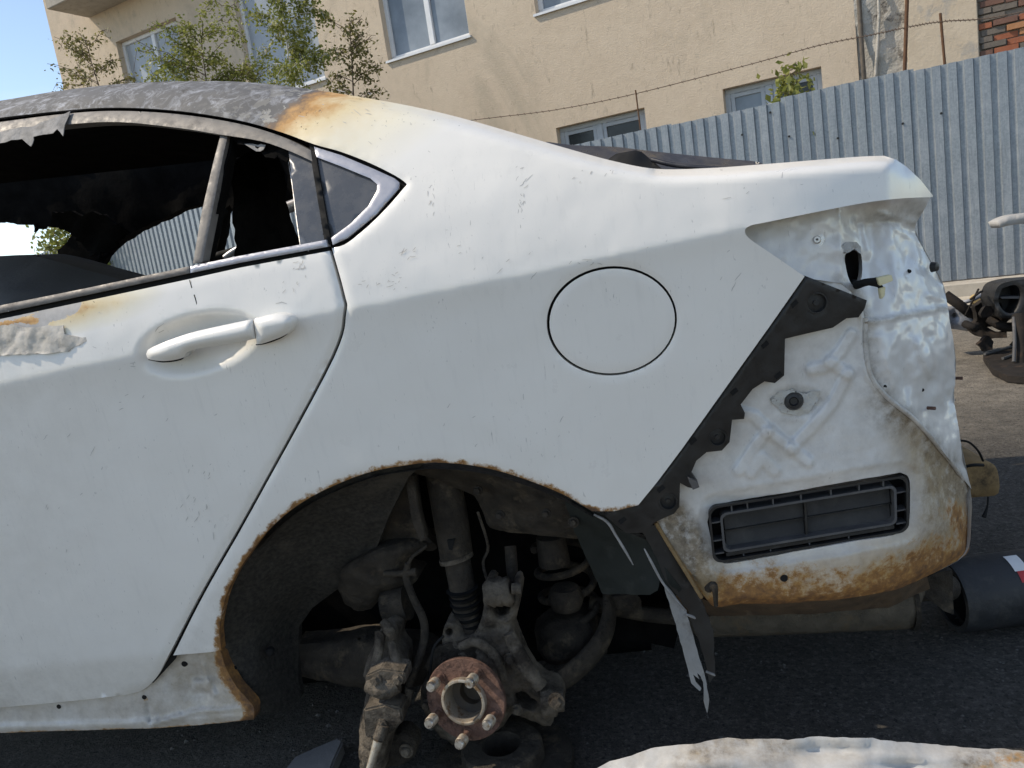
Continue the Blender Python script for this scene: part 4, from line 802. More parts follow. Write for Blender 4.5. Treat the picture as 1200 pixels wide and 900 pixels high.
panel('torn_sealant', jag([(903, 468), (912, 460), (928, 457), (940, 462), (962, 458), (960, 468), (950, 480), (936, 488), (915, 484)], 1.5), lambda x, y: lsf(x, y) - .0015, pm('cracked_sealant', (.42, .41, .38), (.55, .54, .5), 60, .8, 0, .9, 50, .006, c3=(.06, .055, .05), c3sc=26, c3lo=.52, c3hi=.6), lower, [], 3, .004, bump=.003, bscale=50)
lathe('drain_hole', PY(np.array(919.), np.array(678.), float(lsY(np.array(919.), np.array(678.))) - .003), (0, -1, 0), [(0, .0), (.006, .001), (.0075, -.004)], GAP, lower, 14)
tube('drain_hose', [(830, 690, .07), (836, 686, .055), (838, 694, .055), (839, 710, .06)], [5, 5, 3.5, 2.5], GREASE, lower, 8)
# vent, in the plane of the panel
cs = [PY(np.array(float(a)), np.array(float(b)), float(lsf(a, b)) - .002) for a, b in VC]
def vp(u, v, dpt): q = (cs[0] * (1 - u) + cs[1] * u) * (1 - v) + (cs[3] * (1 - u) + cs[2] * u) * v; return q + np.array([0.1, 1., -.05]) * dpt
vent = empty_v = None
def vbox(name, u0_, u1_, v0_, v1_, d0, d1, mat, parent, bev=.0008, slant=0.):
    return hexa(name, [vp(u0_, v1_, d0), vp(u1_, v1_, d0), vp(u1_, v0_, d0 + slant), vp(u0_, v0_, d0 + slant), vp(u0_, v1_, d1), vp(u1_, v1_, d1), vp(u1_, v0_, d1), vp(u0_, v0_, d1)], mat, parent, bev)
vent = vbox('air_vent', -.01, 1.01, -.03, 1.03, .040, .045, GAP, car, 0)
def ring(name, m0, m1, d0, d1, mat):
    def lp(mu, mv, r, n=6):
        o = []
        for (cx, cy, a0) in ((1 - mu - r, mv + r * 3, -90), (1 - mu - r, 1 - mv - r * 3, 0), (mu + r, 1 - mv - r * 3, 90), (mu + r, mv + r * 3, 180)):
            for k in range(n + 1): a = R(a0 + 90 * k / n); o.append((cx + r * math.cos(a), cy + 3 * r * math.sin(a)))
        return o
    a, b = lp(*m0), lp(*m1); n = len(a); v = [vp(u, q, d0) for u, q in a] + [vp(u, q, d0) for u, q in b] + [vp(u, q, d1) for u, q in a] + [vp(u, q, d1) for u, q in b]
    f = [];
    for i in range(n):
        j = (i + 1) % n; f += [(i, j, n + j, n + i), (n + i, n + j, 3 * n + j, 3 * n + i), (j, i, 2 * n + i, 2 * n + j)]
    return mesh(name, v, f, mat, vent, False)
ring('vent_frame', (.0, .0, .05), (.012, .035, .048), -.004, .03, PLASTIC)
ring('vent_frame', (.058, .15, .035), (.07, .19, .03), -.001, .035, DUSTYP)
vbox('vent_frame', .07, .93, .86, .93, .002, .03, PLASTIC, vent)
for u in (.12, .20, .33, .47, .62, .76, .88): vbox('vent_tab', u - .004, u + .004, .03, .155, .002, .03, DUSTYP, vent, 0)
for u in (.16, .3, .5, .7): vbox('vent_tab', u - .003, u + .003, .93, 1.0, .002, .03, DUSTYP, vent, 0)
for v in (.30, .62, .85):
    vbox('vent_tab', .012, .06, v - .012, v + .012, .002, .03, DUSTYP, vent, 0); vbox('vent_tab', .94, .988, v - .012, v + .012, .002, .03, DUSTYP, vent, 0)
RUB = pm('dusty_rubber_flap', (.035, .034, .034), (.058, .056, .054), 18, .85, 0, .2, 90, .002, .2, c3=(.085, .08, .074), c3sc=7, c3lo=.5, c3hi=.75)
for u0_, u1_ in ((.075, .485), (.50, .925)):
    for v0_, v1_ in ((.20, .515), (.53, .85)): vbox('vent_flap', u0_, u1_, v0_, v1_, .020, .034, RUB, vent, .001, .010)
vbox('vent_bar', .486, .499, .19, .86, .012, .034, PLASTIC, vent); vbox('vent_bar', .07, .93, .512, .532, .016, .034, PLASTIC, vent)
# black bumper bracket
BK = [(943, 323), (1016, 352), (1013, 362), (1006, 372), (992, 373), (976, 384), (945, 391), (920, 397), (919, 440), (908, 449), (896, 447), (882, 456), (868, 474), (873, 484), (872, 491), (858, 492), (855, 518), (846, 528), (828, 530), (816, 540), (810, 554), (818, 566), (815, 573), (806, 571), (797, 566), (796, 594), (790, 602), (778, 607), (766, 613), (757, 624), (734, 625), (720, 614), (709, 604), (728, 597), (748, 592), (770, 564), (800, 524), (850, 454), (900, 384)]
bkf = TPS([(943, 323, .040), (1016, 352, .058), (920, 397, .044), (868, 474, .047), (810, 554, .053), (796, 594, .06), (734, 625, .064), (709, 604, .058), (748, 592, .054), (850, 454, .042), (900, 384, .036)])
bkt = panel('bumper_bracket', BK, lambda x, y: bkf(x, y) - .006 + .004 * np.clip(1 - dist([(770, 564), (800, 524), (850, 454), (900, 384), (943, 323)], x, y) / 4, 0, 1), PLASTIC, car, [ell(957, 355, 11, 11, 0, 20), ell(841, 513, 9.5, 9.5, 0, 20), ell(783, 588, 10, 10, 0, 20)], 4, .02, round_edge=(2.5, .002))
for (px, py, r_) in ((957, 355, 11), (841, 513, 9.5), (783, 588, 10)):
    y_ = float(bkf(px, py)) - .006; k = .00142 * r_; c_ = PY(np.array(float(px)), np.array(float(py)), y_)
    lathe('bracket_socket', c_, (0, -1, 0), [(0, -.003), (k * .28, -.003), (k * .3, -.007), (k * .9, -.008), (k, .001), (k * 1.12, .001), (k * 1.15, -.002)], PLASTIC, bkt, 28)
for (a, b) in (((927, 352), (935, 360)), ((893, 400), (900, 408)), ((857, 455), (864, 463)), ((808, 514), (816, 520)), ((770, 570), (779, 576)), ((724, 606), (735, 614)), ((907, 436), (917, 444))):
    cx, cy = (a[0] + b[0]) / 2, (a[1] + b[1]) / 2; pxbox('clip_slot', [(cx - 5, cy + 1), (cx + 2, cy - 5), (cx + 5, cy - 1), (cx - 2, cy + 5)], float(bkf(cx, cy)) - .0075, .006, GAP, bkt, 0)
panel('lower_clip_tab', jag([(806, 560), (818, 566), (820, 571), (812, 574)], .3), .03, DUSTYP, bkt, [], 4, .01)
# torn liner behind the arch
DLIN = pm('dark_liner_plastic', (.014, .017, .015), (.024, .027, .024), 16, .75, 0, .3, 150, .003, .25, c3=(.04, .042, .038), c3sc=7)
lin = panel('rear_arch_liner', jag([(660, 582), (694, 599), (712, 606), (726, 620), (758, 632), (772, 655), (800, 690), (790, 700), (774, 680), (770, 692), (762, 697), (706, 696), (690, 660), (676, 630)], .8, 8), TPS([(660, 582, .075), (694, 599, .072), (758, 632, .085), (800, 690, .09), (706, 696, .16), (676, 630, .13), (762, 697, .09)]), DLIN, car, [], 5, .02, bump=.003, bscale=20)
tube('torn_liner_edge', [(696, 603, .066), (712, 612, .066), (722, 628, .068), (733, 646, .07), (742, 662, .075)], [1.2, 2, 1.6, 1.6, .6], FILM, lin, 6)
panel('liner_backing', jag([(752, 622), (768, 614), (790, 652), (824, 706), (836, 740), (838, 790), (832, 800), (822, 760), (806, 715), (780, 680), (770, 655)], .8, 8), TPS([(752, 622, .075), (768, 614, .08), (824, 706, .10), (832, 800, .09), (780, 680, .085)]), PLASTIC, lin, [], 5, .01, bump=.003, bscale=20)
PALE = pm('pale_worn_plastic', (.19, .185, .172), (.28, .27, .255), 22, .7, 0, .3, 80, .003, c3=(.11, .10, .09), c3sc=12)
panel('torn_liner_strip', jag([(776, 681), (786, 692), (798, 708), (804, 716), (813, 748), (822, 778), (827, 795), (831, 820), (829, 836), (825, 822), (824, 800), (821, 792), (817, 789), (819, 796), (812, 791), (816, 800), (822, 807), (820, 810), (810, 801), (801, 765), (790, 725)], .5, 7), TPS([(776, 681, .07), (804, 716, .065), (829, 836, .03), (801, 765, .05), (790, 725, .06)]), PALE, lin, [], 4, .003, bump=.004, bscale=18)
tube('torn_liner_edge', [(755, 643, .06), (764, 660, .06), (776, 682, .06), (790, 700, .06), (804, 716, .06)], [.8, 1.6, 1.4, 1.6, 1.0], FILM, lin, 6)
for (px, py) in ((809, 722), (832, 789)): tube('clip_pin', [(px - 5, py - 2, .06), (px + 3, py + 1, .06), (px + 6, py + 3, .06)], [1.5, 1.8, .8], FILM, lin, 6)

# wheel well
def archY(x, y): return .02
wl = panel('front_arch_liner', [p for p in ARCH if p[0] < 500] + [(478, 560), (458, 600), (442, 640), (420, 668), (396, 690), (366, 712), (350, 735), (350, 790), (352, 818), (340, 832), (318, 836)], TPS([(258, 740, .085), (263, 780, .10), (298, 838, .115), (294, 647, .070), (365, 582, .058), (430, 555, .052), (500, 545, .052), (478, 565, .10), (442, 640, .20), (396, 690, .25), (350, 735, .28), (350, 800, .24), (320, 700, .16), (300, 780, .14), (320, 836, .15), (370, 630, .15), (420, 600, .13)]), LINER, car, [], 6, .02, bump=.007, bscale=22)
for (px, py) in ((316, 765), (272, 785)): lathe('liner_clip', PY(np.array(float(px)), np.array(float(py)), .15 if px > 300 else .105), (.3, -1, 0), [(0, .003), (.006, .003), (.009, 0), (.01, -.01)], GAP, wl, 16)
AW = [(-.0, 0)]
av = []; ap = [p for p in ARCH if p[1] < 640]; 
for a, b in ap:
    q = PY(np.array(a), np.array(b), float(sideY(a, b)) + .017)
    for j in range(5): s = j / 4; av.append([q[0] * (1 - .05 * s) - .012 * s, q[1] + .42 * s, q[2] - .012 - .02 * s])
mesh('arch_tunnel', av, [(k * 5 + j, k * 5 + j + 1, (k + 1) * 5 + j + 1, (k + 1) * 5 + j) for k in range(len(ap) - 1) for j in range(4)], LINER, car)
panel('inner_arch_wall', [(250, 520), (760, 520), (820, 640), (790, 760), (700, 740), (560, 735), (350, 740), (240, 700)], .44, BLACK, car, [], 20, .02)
panel('inner_rail', curve([(470, 548), (560, 548), (600, 556), (655, 578), (692, 602), (698, 622), (688, 632), (640, 628), (600, 624), (574, 618), (566, 600), (556, 580)], 3), TPS([(470, 548, .12), (560, 548, .10), (655, 578, .10), (698, 622, .15), (640, 628, .17), (574, 618, .20), (556, 580, .19), (610, 590, .15)]), GREASE, car, [], 5, .06, round_edge=(6, .01), bump=.006, bscale=30)
panel('strut_gusset', curve([(470, 552), (484, 556), (490, 590), (498, 625), (512, 640), (502, 646), (470, 636), (440, 640), (448, 600)], 3), TPS([(470, 552, .14), (484, 556, .20), (512, 640, .24), (440, 640, .24), (498, 625, .22)]), GREASE, car, [], 5, .03, bump=.005, bscale=30)
cm = panel('subframe_mount', curve([(396, 690), (400, 668), (424, 652), (452, 640), (480, 634), (502, 636), (494, 648), (478, 658), (474, 672), (490, 678), (474, 690), (452, 696), (436, 712), (420, 716), (404, 708)], 3), TPS([(396, 690, .2), (450, 650, .17), (502, 636, .21), (420, 716, .22), (450, 680, .18)]), GREASE, car, [], 4, .08, round_edge=(12, .02), bump=.008, bscale=30)
tube('bush', [(452, 712, .2), (478, 706, .2)], 20, GREASE, cm, 14)
# shock absorber
sh = tube('shock_absorber', [(514, 530, .23), (527, 600, .21), (535, 652, .2)], [20, 20.5, 19.5], GREASE, car, 20, 3)
tube('shock_rod_body', [(534, 648, .2), (544, 700, .18), (552, 745, .17)], [15.5, 15.5, 16], GREASE, sh, 18, 2)
tube('shock_lip', [(534, 651, .199), (535.5, 656, .198)], [20.5, 20.5], CAST, sh, 20)
panel('shock_tag', [(524, 633), (533, 632), (530, 645), (526, 644)], .165, GAP, sh, [], 3, .01)
# coil spring and seat
cc = PY(np.array(665.), np.array(690.), .34); hl = []; rs = .062
for k in range(110): a = k / 110 * 2 * math.pi * 4.6; hl.append([cc[0] + rs * math.cos(a), cc[1] + rs * math.sin(a), cc[2] - .16 + .27 * k / 110])
sp_ = tube3('coil_spring', hl, .0085, GREASE, car, 8)
tube('bump_stop', [(645, 628, .28), (650, 660, .28)], [17, 19], GREASE, sp_, 16); tube('bump_stop', [(662, 688, .28), (663, 700, .28), (664, 712, .28)], [16, 21, 17], GREASE, sp_, 16)
la = tube('lower_arm', [(616, 790, .16), (650, 800, .17), (682, 778, .20), (705, 750, .24), (714, 720, .28), (712, 690, .32)], [10, 13, 14, 13, 11, 8], GREASE, car, 12, 4, .6)
panel('spring_seat', curve([(626, 738), (650, 722), (690, 720), (700, 742), (690, 762), (668, 776), (645, 778), (630, 762)], 3), TPS([(626, 738, .27), (650, 722, .28), (690, 720, .30), (690, 762, .26), (645, 778, .24), (660, 750, .23)]), GREASE, la, [], 4, .05, round_edge=(9, .014), bump=.006, bscale=30)
# trailing arm
ta = panel('trailing_arm', curve([(346, 755), (390, 752), (430, 746), (460, 752), (500, 758), (512, 775), (500, 800), (470, 806), (430, 808), (390, 800), (350, 792)], 3), TPS([(346, 755, .27), (430, 746, .22), (512, 775, .16), (430, 808, .2), (350, 792, .26), (430, 775, .19)]), GREASE, car, [], 5, .06, round_edge=(10, .014), bump=.005, bscale=25)
tube('trailing_arm_bolt', [(452, 790, .2), (452, 790, .17)], [14, 14], GREASE, ta, 12)
# knuckle
KO = [(518, 765), (519, 740), (524, 730), (533, 729), (541, 736), (545, 744), (556, 742), (563, 728), (567, 710), (566, 692), (572, 680), (580, 684), (576, 700), (578, 714), (586, 722), (596, 718), (600, 706), (600, 688), (606, 682), (611, 690), (607, 716), (602, 738), (610, 760), (620, 780), (634, 798), (652, 806), (660, 816), (660, 832), (650, 838), (645, 851), (620, 844), (600, 836), (590, 850), (560, 870), (530, 872), (505, 850), (493, 818), (496, 800), (508, 790)]
kf = TPS([(518, 765, .13), (533, 730, .12), (556, 742, .13), (572, 680, .10), (606, 682, .10), (590, 722, .12), (610, 760, .12), (652, 806, .10), (645, 851, .10), (560, 870, .11), (505, 850, .11), (493, 818, .11), (550, 790, .115)])
kn = panel('steering_knuckle', curve(KO + KO[:1], 2)[:-1], kf, CAST, car, [ell(526, 741, 4.5, 4.5, 0, 12), curve([(603, 812), (615, 811), (630, 824), (622, 830), (606, 824), (603, 812)], 3)[:-1]], 3, .05, round_edge=(6, .016), bump=.006, bscale=45)
panel('knuckle_hollow', ell(563, 780, 48, 30, 8), .165, BLACK, kn, [], 10, 0)
tube('knuckle_rib', [(540, 758, .10), (556, 752, .09), (572, 760, .09), (584, 776, .09), (590, 795, .09)], [5, 6, 6, 6, 5], CAST, kn, 8)
tube('knuckle_rib', [(596, 742, .10), (606, 762, .095), (618, 784, .09), (634, 804, .09)], [7, 9, 10, 9], CAST, kn, 8)
bu = tube('bush', [(570, 696, .115), (577, 694, .115), (580, 694, .115), (587, 693, .115), (589, 693, .115), (596, 693, .115), (600, 692, .115)], [13, 18, 16, 18, 16, 18, 13], CAST, kn, 18, 1)
tube('bolt_head', [(600, 690, .10), (611, 690, .10)], [7, 6.5], CAST, kn, 6)
tube('tie_link', [(598, 640, .22), (600, 665, .2), (602, 690, .16)], [7, 7, 6], GREASE, kn, 10)
tube('ball_joint', [(636, 822, .10), (650, 821, .10), (652, 820, .10), (661, 820, .10)], [18, 18, 14, 13], CAST, kn, 14, 1)
panel('splash_shield', jag(ell(538, 772, 40, 22, -14, 26), 2), .125, GREASE, kn, [], 5, .006, bump=.008, bscale=40)
# hub
AXH = np.array([-.16, -1, .15]); AXH /= np.linalg.norm(AXH)
hm = mpp(545, 820, .05); Rf = 48.5 * hm
hub = lathe('wheel_hub', hubc, AXH, [(.45 * Rf, -.05), (.98 * Rf, -.012), (Rf, -.010), (Rf, -.001), (.985 * Rf, 0), (.56 * Rf, 0), (.55 * Rf, .003)], RUSTM, car, 56)
lathe('hub_ring', hubc, AXH, [(.56 * Rf, -.002), (.555 * Rf, .012), (.535 * Rf, .013), (.49 * Rf, .013), (.475 * Rf, .011), (.47 * Rf, -.03), (.40 * Rf, -.032)], STUDM, hub, 48)
lathe('hub_bore', hubc, AXH, [(.47 * Rf, -.028), (.3 * Rf, -.034), (0.28 * Rf, -.05), (0, -.05)], pm('brown_grease', (.035, .028, .02), (.075, .06, .045), 40, .7), hub, 32)
a1 = np.cross(AXH, [0, 0, 1.]); a1 /= np.linalg.norm(a1); a2 = np.cross(a1, AXH)
th0 = None
for (px, py) in ((513, 796), (559, 791), (583, 832), (551, 856), (507, 839)):
    b_ = PY(np.array(float(px)), np.array(float(py)), .035); d_ = b_ - hubc; d_ = d_ - AXH * (d_ @ AXH); th = math.atan2(d_ @ a2, d_ @ a1)
    b_ = hubc + (a1 * math.cos(th) + a2 * math.sin(th)) * Rf * .79
    st_ = lathe('wheel_stud', b_, AXH, [(.0095, -.003), (.0095, .002), (.0062, .0025), (.0062, .014), (.0062, .026)], RUSTM, hub, 16)
    lathe('stud_thread', b_ + AXH * .022, AXH, [(.0062, 0)] + [(.0102 + (.0006 if k % 2 else 0), .003 + k * .0014) for k in range(14)] + [(.0098, .023)], STUDM, hub, 16)
    lathe('stud_tip', b_ + AXH * .045, AXH, [(.0098, -.001), (.0092, .004), (.0078, .0065), (0, .0067)], STEEL, hub, 16)
# caliper
cal = panel('brake_caliper', curve([(431, 770), (440, 752), (448, 734), (462, 726), (470, 736), (466, 752), (474, 768), (474, 790), (470, 808), (476, 826), (470, 846), (462, 858), (456, 880), (448, 905), (424, 905), (421, 880), (421, 850), (426, 828), (430, 810), (426, 792)], 3), TPS([(431, 770, .10), (448, 734, .12), (474, 790, .09), (421, 850, .05), (448, 905, .03), (470, 846, .07), (445, 800, .06), (440, 860, .03)]), CAST, car, [], 3.4, .06, round_edge=(9, .022), bump=.008, bscale=40)
tube('caliper_bracket', [(446, 740, .10), (444, 762, .08), (440, 785, .07)], [7, 6, 7], CAST, cal, 10); tube('caliper_bracket', [(458, 752, .09), (464, 772, .07), (468, 792, .06)], [5, 6, 8], CAST, cal, 10)
tube('piston_boss', [(432, 800, .04), (450, 806, .035), (466, 800, .04)], [11, 13, 11], CAST, cal, 14)
tube('guide_pin', [(443, 868, .0), (438, 885, -.01), (432, 905, -.02)], [6, 5, 4.5], STUDM, cal, 12); tube('guide_boot', [(449, 850, .01), (444, 866, .0)], [7, 7.5], CAST, cal, 12)
tube('caliper_bolt', [(449, 728, .10), (456, 738, .09), (460, 748, .09)], [5, 7, 5], CAST, cal, 8)
panel('caliper_carrier', curve([(452, 870), (470, 858), (484, 866), (488, 880), (478, 893), (450, 900)], 3), .07, GREASE, cal, [], 4, .04, round_edge=(6, .012), bump=.006, bscale=40)
pxbox('caliper_bridge', [(428, 792), (446, 784), (474, 788), (476, 801), (452, 807), (428, 804)], .028, .05, CAST, cal, .003)
pxbox('caliper_body', [(425, 832), (450, 826), (470, 830), (472, 846), (456, 862), (428, 866)], .018, .05, CAST, cal, .004)
def hexbolt(px, py, Y0, rpx, parent, name='bolt_head', mat=None):
    k = rpx * mpp(px, py, Y0); c_ = PY(np.array(float(px)), np.array(float(py)), Y0)
    lathe('washer', c_, (-.1, -1, .1), [(k * 1.45, -.004), (k * 1.45, .001), (k * .9, .0015)], mat or CAST, parent, 20); return lathe(name, c_, (-.1, -1, .1), [(k, 0), (k, .007), (k * .85, .009), (0, .009)], mat or CAST, parent, 6)
for q in ((440, 797, .024, 5), (466, 796, .026, 5), (447, 850, .014, 5), (476, 880, .064, 6)): hexbolt(*q, cal)
for q in ((598, 772, .085, 5), (520, 776, .105, 5), (652, 822, .06, 7), (606, 832, .085, 4.5), (500, 826, .09, 5)): hexbolt(*q, kn)
for q in ((586, 604, .09, 4), (640, 602, .085, 4), (672, 612, .09, 4.5), (560, 575, .14, 4)): hexbolt(*q, car, 'rail_bolt', GREASE)
hexbolt(452, 790, .165, 8, ta, 'bolt_head', GREASE)
for k_ in range(6): tube('dust_boot', [(541.5 + k_ * 2.0, 690 + k_ * 7.5, .175), (542.2 + k_ * 2.0, 693.5 + k_ * 7.5, .175)], [19 - .8 * (k_ % 2), 16.5], GAP, sh, 16)
tube('sensor_wire', [(520, 745, .10), (508, 760, .09), (504, 790, .09), (500, 815, .09)], [1.6, 1.6, 1.6, 1.6], GAP, kn, 6)
tube('brake_line', [(560, 600, .2), (572, 640, .22), (566, 660, .22), (574, 690, .2)], [1.8, 1.8, 1.8, 1.8], CAST, car, 6)
pxbox('gusset_plate', [(474, 556), (484, 557), (492, 600), (500, 632), (492, 636), (482, 610)], .13, .02, GREASE, car, .002)
hose = tube('brake_hose', [(478, 660, .17), (476, 676, .17), (484, 700, .16), (496, 726, .15), (497, 750, .14), (488, 780, .12), (478, 806, .09), (472, 832, .07), (468, 842, .07)], [3.5, 4.5, 4.5, 5, 5, 4.5, 4.5, 5, 6], GREASE, car, 10)
tube('hose_fitting', [(480, 806, .085), (474, 826, .075)], [6, 6.5], CAST, hose, 8); tube('hose_clip', [(450, 672, .17), (470, 672, .17), (488, 670, .17)], [3, 4, 5], GREASE, hose, 8); tube('hose_clip', [(500, 640, .18), (484, 652, .17), (478, 662, .17)], [2, 2, 2.5], GREASE, hose, 8)
tube('axle_stub', [(545, 815, .12), (545, 800, .40), (545, 790, .7)], [34, 26, 20], GREASE, car, 16)
tube('cross_member', [(350, 770, .5), (560, 745, .5), (760, 730, .5)], [30, 34, 30], BLACK, car, 12)
tube('exhaust_pipe', [(690, 706, .35), (760, 720, .35), (840, 725, .32)], [9, 9, 10], GREASE, car, 12)
# silencer, valance, beam end
MUFM = pm('dusty_silencer_steel', (.07, .06, .047), (.14, .118, .09), 30, .85, .1, .8, 60, .01, .2, c3=(.15, .105, .06), c3sc=10)
mf = tube('silencer', [(800, 712, .36), (808, 712, .36), (830, 711, .36), (940, 706, .36), (1050, 700, .36), (1060, 700, .36), (1064, 700, .36)], [10, 28, 34, 35, 36, 34, 26], MUFM, car, 28, 2)
tube('silencer_rim', [(1060, 700, .36), (1066, 699.5, .36)], [37, 37], GREASE, mf, 28); tube('tail_pipe', [(1062, 694, .38), (1085, 690, .42), (1112, 688, .46)], [13, 14, 15], GREASE, mf, 16)
panel('silencer_hanger', [(1078, 680), (1095, 672), (1116, 668), (1118, 720), (1106, 716), (1092, 705), (1082, 700)], .34, GREASE, mf, [], 5, .02, bump=.004, bscale=30)
panel('underbody_valance', [(780, 690), (830, 704), (940, 700), (1050, 684), (1085, 672), (1090, 690), (1040, 712), (940, 720), (830, 722), (790, 715)], TPS([(780, 690, .2), (830, 704, .16), (1050, 684, .16), (1085, 672, .22), (1040, 712, .26), (830, 722, .26)]), pm('rusty_valance', (.06, .042, .028), (.13, .085, .05), 30, .9, 0, .6, 60, .005), car, [], 6, .02, bump=.006, bscale=20)
panel('underbody_bracket', [(712, 700), (745, 696), (752, 712), (735, 716), (715, 712)], .3, GREASE, car, [], 5, .02)
lathe('underbody_bolt', PY(np.array(741.), np.array(706.), .30), (0, -1, 0), [(0, .006), (.006, .006), (.014, .002), (.02, -.002)], GREASE, car, 12)
bb = panel('bumper_beam_end', curve([(1040, 556), (1124, 546), (1140, 540), (1160, 542), (1169, 552), (1170, 578), (1150, 582), (1126, 584), (1040, 592)], 3), .62, pm('rusty_beam', (.16, .105, .05), (.27, .18, .09), 20, .9, 0, .5, 60, .005, .2, c3=(.07, .05, .03), c3sc=12), car, [], 5, .3, round_edge=(4, .01))
tube('loose_wire', [(1122, 516, .6), (1135, 518, .58), (1146, 528, .58), (1152, 540, .6)], 1.4, GAP, bb, 6); tube('loose_wire', [(1158, 582, .6), (1157, 594, .59), (1153, 606, .58)], [1.2, 1.2, 2.8], GAP, bb, 6); tube('loose_wire', [(1126, 548, .6), (1140, 545, .58), (1152, 545, .6)], 2, GAP, bb, 6)

# cabin seen through the broken windows
FARO = [(-420, 262), (-200, 236), (0, 208), (200, 182), (420, 158), (420, 340), (-420, 480)]
H1 = jag([(-330, 270), (-100, 262), (0, 260), (25, 263), (38, 264), (40, 269), (44, 265), (66, 266), (84, 274), (78, 284), (66, 294), (64, 320), (-100, 350), (-330, 400)], .9)
H2 = jag(curve([(96, 345), (112, 312), (128, 292), (150, 276), (188, 256), (228, 241), (262, 231)], 4) + [(252, 280), (246, 330)], .7)
H3 = jag([(262, 250), (269, 240), (275, 246), (273, 262), (279, 290), (282, 325), (248, 330), (256, 290)], .7)
H4 = jag([(316, 246), (345, 230), (362, 226), (372, 310), (336, 310), (328, 282)], .7)
cab = panel('charred_far_side', FARO, lambda x, y: 1.50 + 0 * x, BLACK, car, [H1, H2, H3, H4], 12, .06, bump=.02, bscale=8)
tube('far_window_ledge', [(236, 306, 1.42), (270, 296, 1.42), (300, 288, 1.42), (330, 282, 1.42)], [5, 5, 5, 5], GAP, cab, 8)
tube('far_window_ledge', [(312, 252, 1.40), (335, 244, 1.40), (356, 236, 1.40)], [7, 7, 7], TRIM, cab, 8, 4, .5)
tube('far_window_ledge', [(264, 302, 1.38), (272, 296, 1.38), (284, 289, 1.38)], [4, 4, 4], TRIM, cab, 8)
panel('hanging_lining', jag([(84, 276), (106, 300), (130, 296), (150, 270), (120, 250), (60, 250), (60, 262)], 3), 1.30, BLACK, cab, [], 8, .02, bump=.03, bscale=14)
for pts in (((108, 318, 1.3), (116, 306, 1.25), (118, 296, 1.3)), ((116, 312, 1.3), (124, 300, 1.28), (133, 297, 1.3)), ((42, 262, 1.4), (43, 268, 1.4), (41, 272, 1.4))): tube('melted_strip', pts, [2.5, 2.5, 1.2], BLACK, cab, 6)
SEATM = pm('ash_grey_panel', (.10, .099, .098), (.15, .148, .146), 8, .7, 0, .25, 60, .004, c3=(.12, .12, .125), c3sc=5)
seat = panel('seat_back', curve([(-260, 318), (-60, 303), (0, 300), (30, 299), (58, 304), (100, 316), (150, 330), (190, 345)], 4) + [(190, 370), (-260, 470)], TPS([(-260, 318, .9), (0, 300, .85), (60, 304, .82), (190, 345, .75), (190, 370, .6), (0, 380, .5), (-260, 470, .5), (0, 340, .62)]), SEATM, car, [], 8, .15, bump=.004, bscale=9)
panel('seat_headrest', jag(curve([(272, 190), (300, 176), (314, 200), (316, 240), (326, 270), (333, 305), (282, 318), (274, 262)], 3), 1.2, 6), TPS([(276, 186, .95), (314, 200, .95), (333, 305, .85), (282, 318, .85), (300, 240, .82)]), BLACK, car, [], 6, .12, bump=.012, bscale=20)
mesh('parcel_shelf', [(-.75, .25, .95), (.2, .22, .98), (.2, 1.5, .98), (-.75, 1.5, .95), (-.75, .25, .5), (-.75, 1.5, .5)], [(0, 1, 2, 3), (0, 3, 5, 4)], BLACK, car, False) if False else None

# ------------------------------------------------------------------ things on the ground
WOOD = pm('old_timber', (.10, .075, .05), (.16, .12, .08), 14, .9, 0, .5, 40, .006)
blk = empty('timber_stand', (-1.15, 1.0, 0), 'stacked timber blocks under the wrecked car', 'timber')
for k in range(3): box('block', (-1.15, 1.0, .05 + k * .1), (.35 if k % 2 else .14, .14 if k % 2 else .35, .098), WOOD, blk, None, .006)
blk2 = empty('timber_stand', (.35, 1.2, 0), 'stacked timber blocks under the tail of the wrecked car', 'timber')
for k in range(3): box('block', (.35, 1.2, .05 + k * .1), (.35 if k % 2 else .14, .14 if k % 2 else .35, .098), WOOD, blk2, None, .006)
SCRAP = paint_mat('weathered_white_paint', (.52, .52, .51))
# crumpled white panel in the sun, lower right
GO = curve([(640, 925), (700, 900), (740, 886), (788, 875), (830, 868), (880, 866), (960, 863), (1040, 867), (1110, 874), (1200, 883), (1300, 896)], 3) + [(1420, 960), (1420, 1120), (1100, 1140), (800, 1110), (640, 1010)]
gf = TPS([(640, 925, -.06), (740, 886, -.03), (830, 868, -.02), (960, 863, -.02), (1200, 883, -.03), (1420, 960, -.10), (1420, 1120, -.34), (1100, 1140, -.36), (800, 1110, -.30), (640, 1010, -.2), (950, 900, -.055), (830, 905, -.06), (1100, 905, -.05), (1000, 880, -.045), (1200, 910, -.07)])
def gY(x, y): return gf(x, y) - .012 * np.exp(-((x - 850) / 60) ** 2 - ((y - 892) / 9) ** 2) + .02 * np.exp(-((x - 980) / 50) ** 2 - ((y - 880) / 8) ** 2) + .02 * np.exp(-((x - 1050) / 40) ** 2 - ((y - 896) / 8) ** 2) - .012 * np.exp(-((x - 1110) / 45) ** 2 - ((y - 890) / 8) ** 2)
pan = panel('crumpled_panel', jag(GO, .8, 10), gY, SCRAP, None, [], 6, .05, lipdir=(0, .5, -1), attrs={'dirt': lambda x, y: .55 * np.clip(1 - np.abs(dist([(810, 885), (870, 875), (915, 872)], x, y)) / 30, 0, 1) + .7 * np.clip(1 - dist([(1140, 895), (1210, 892)], x, y) / 30, 0, 1) + .38, 'peel': lambda x, y: 0 * x, 'rust': lambda x, y: .42 * np.clip(1 - dist([(1150, 892), (1240, 895)], x, y) / 30, 0, 1)}, bump=.011, bscale=10)
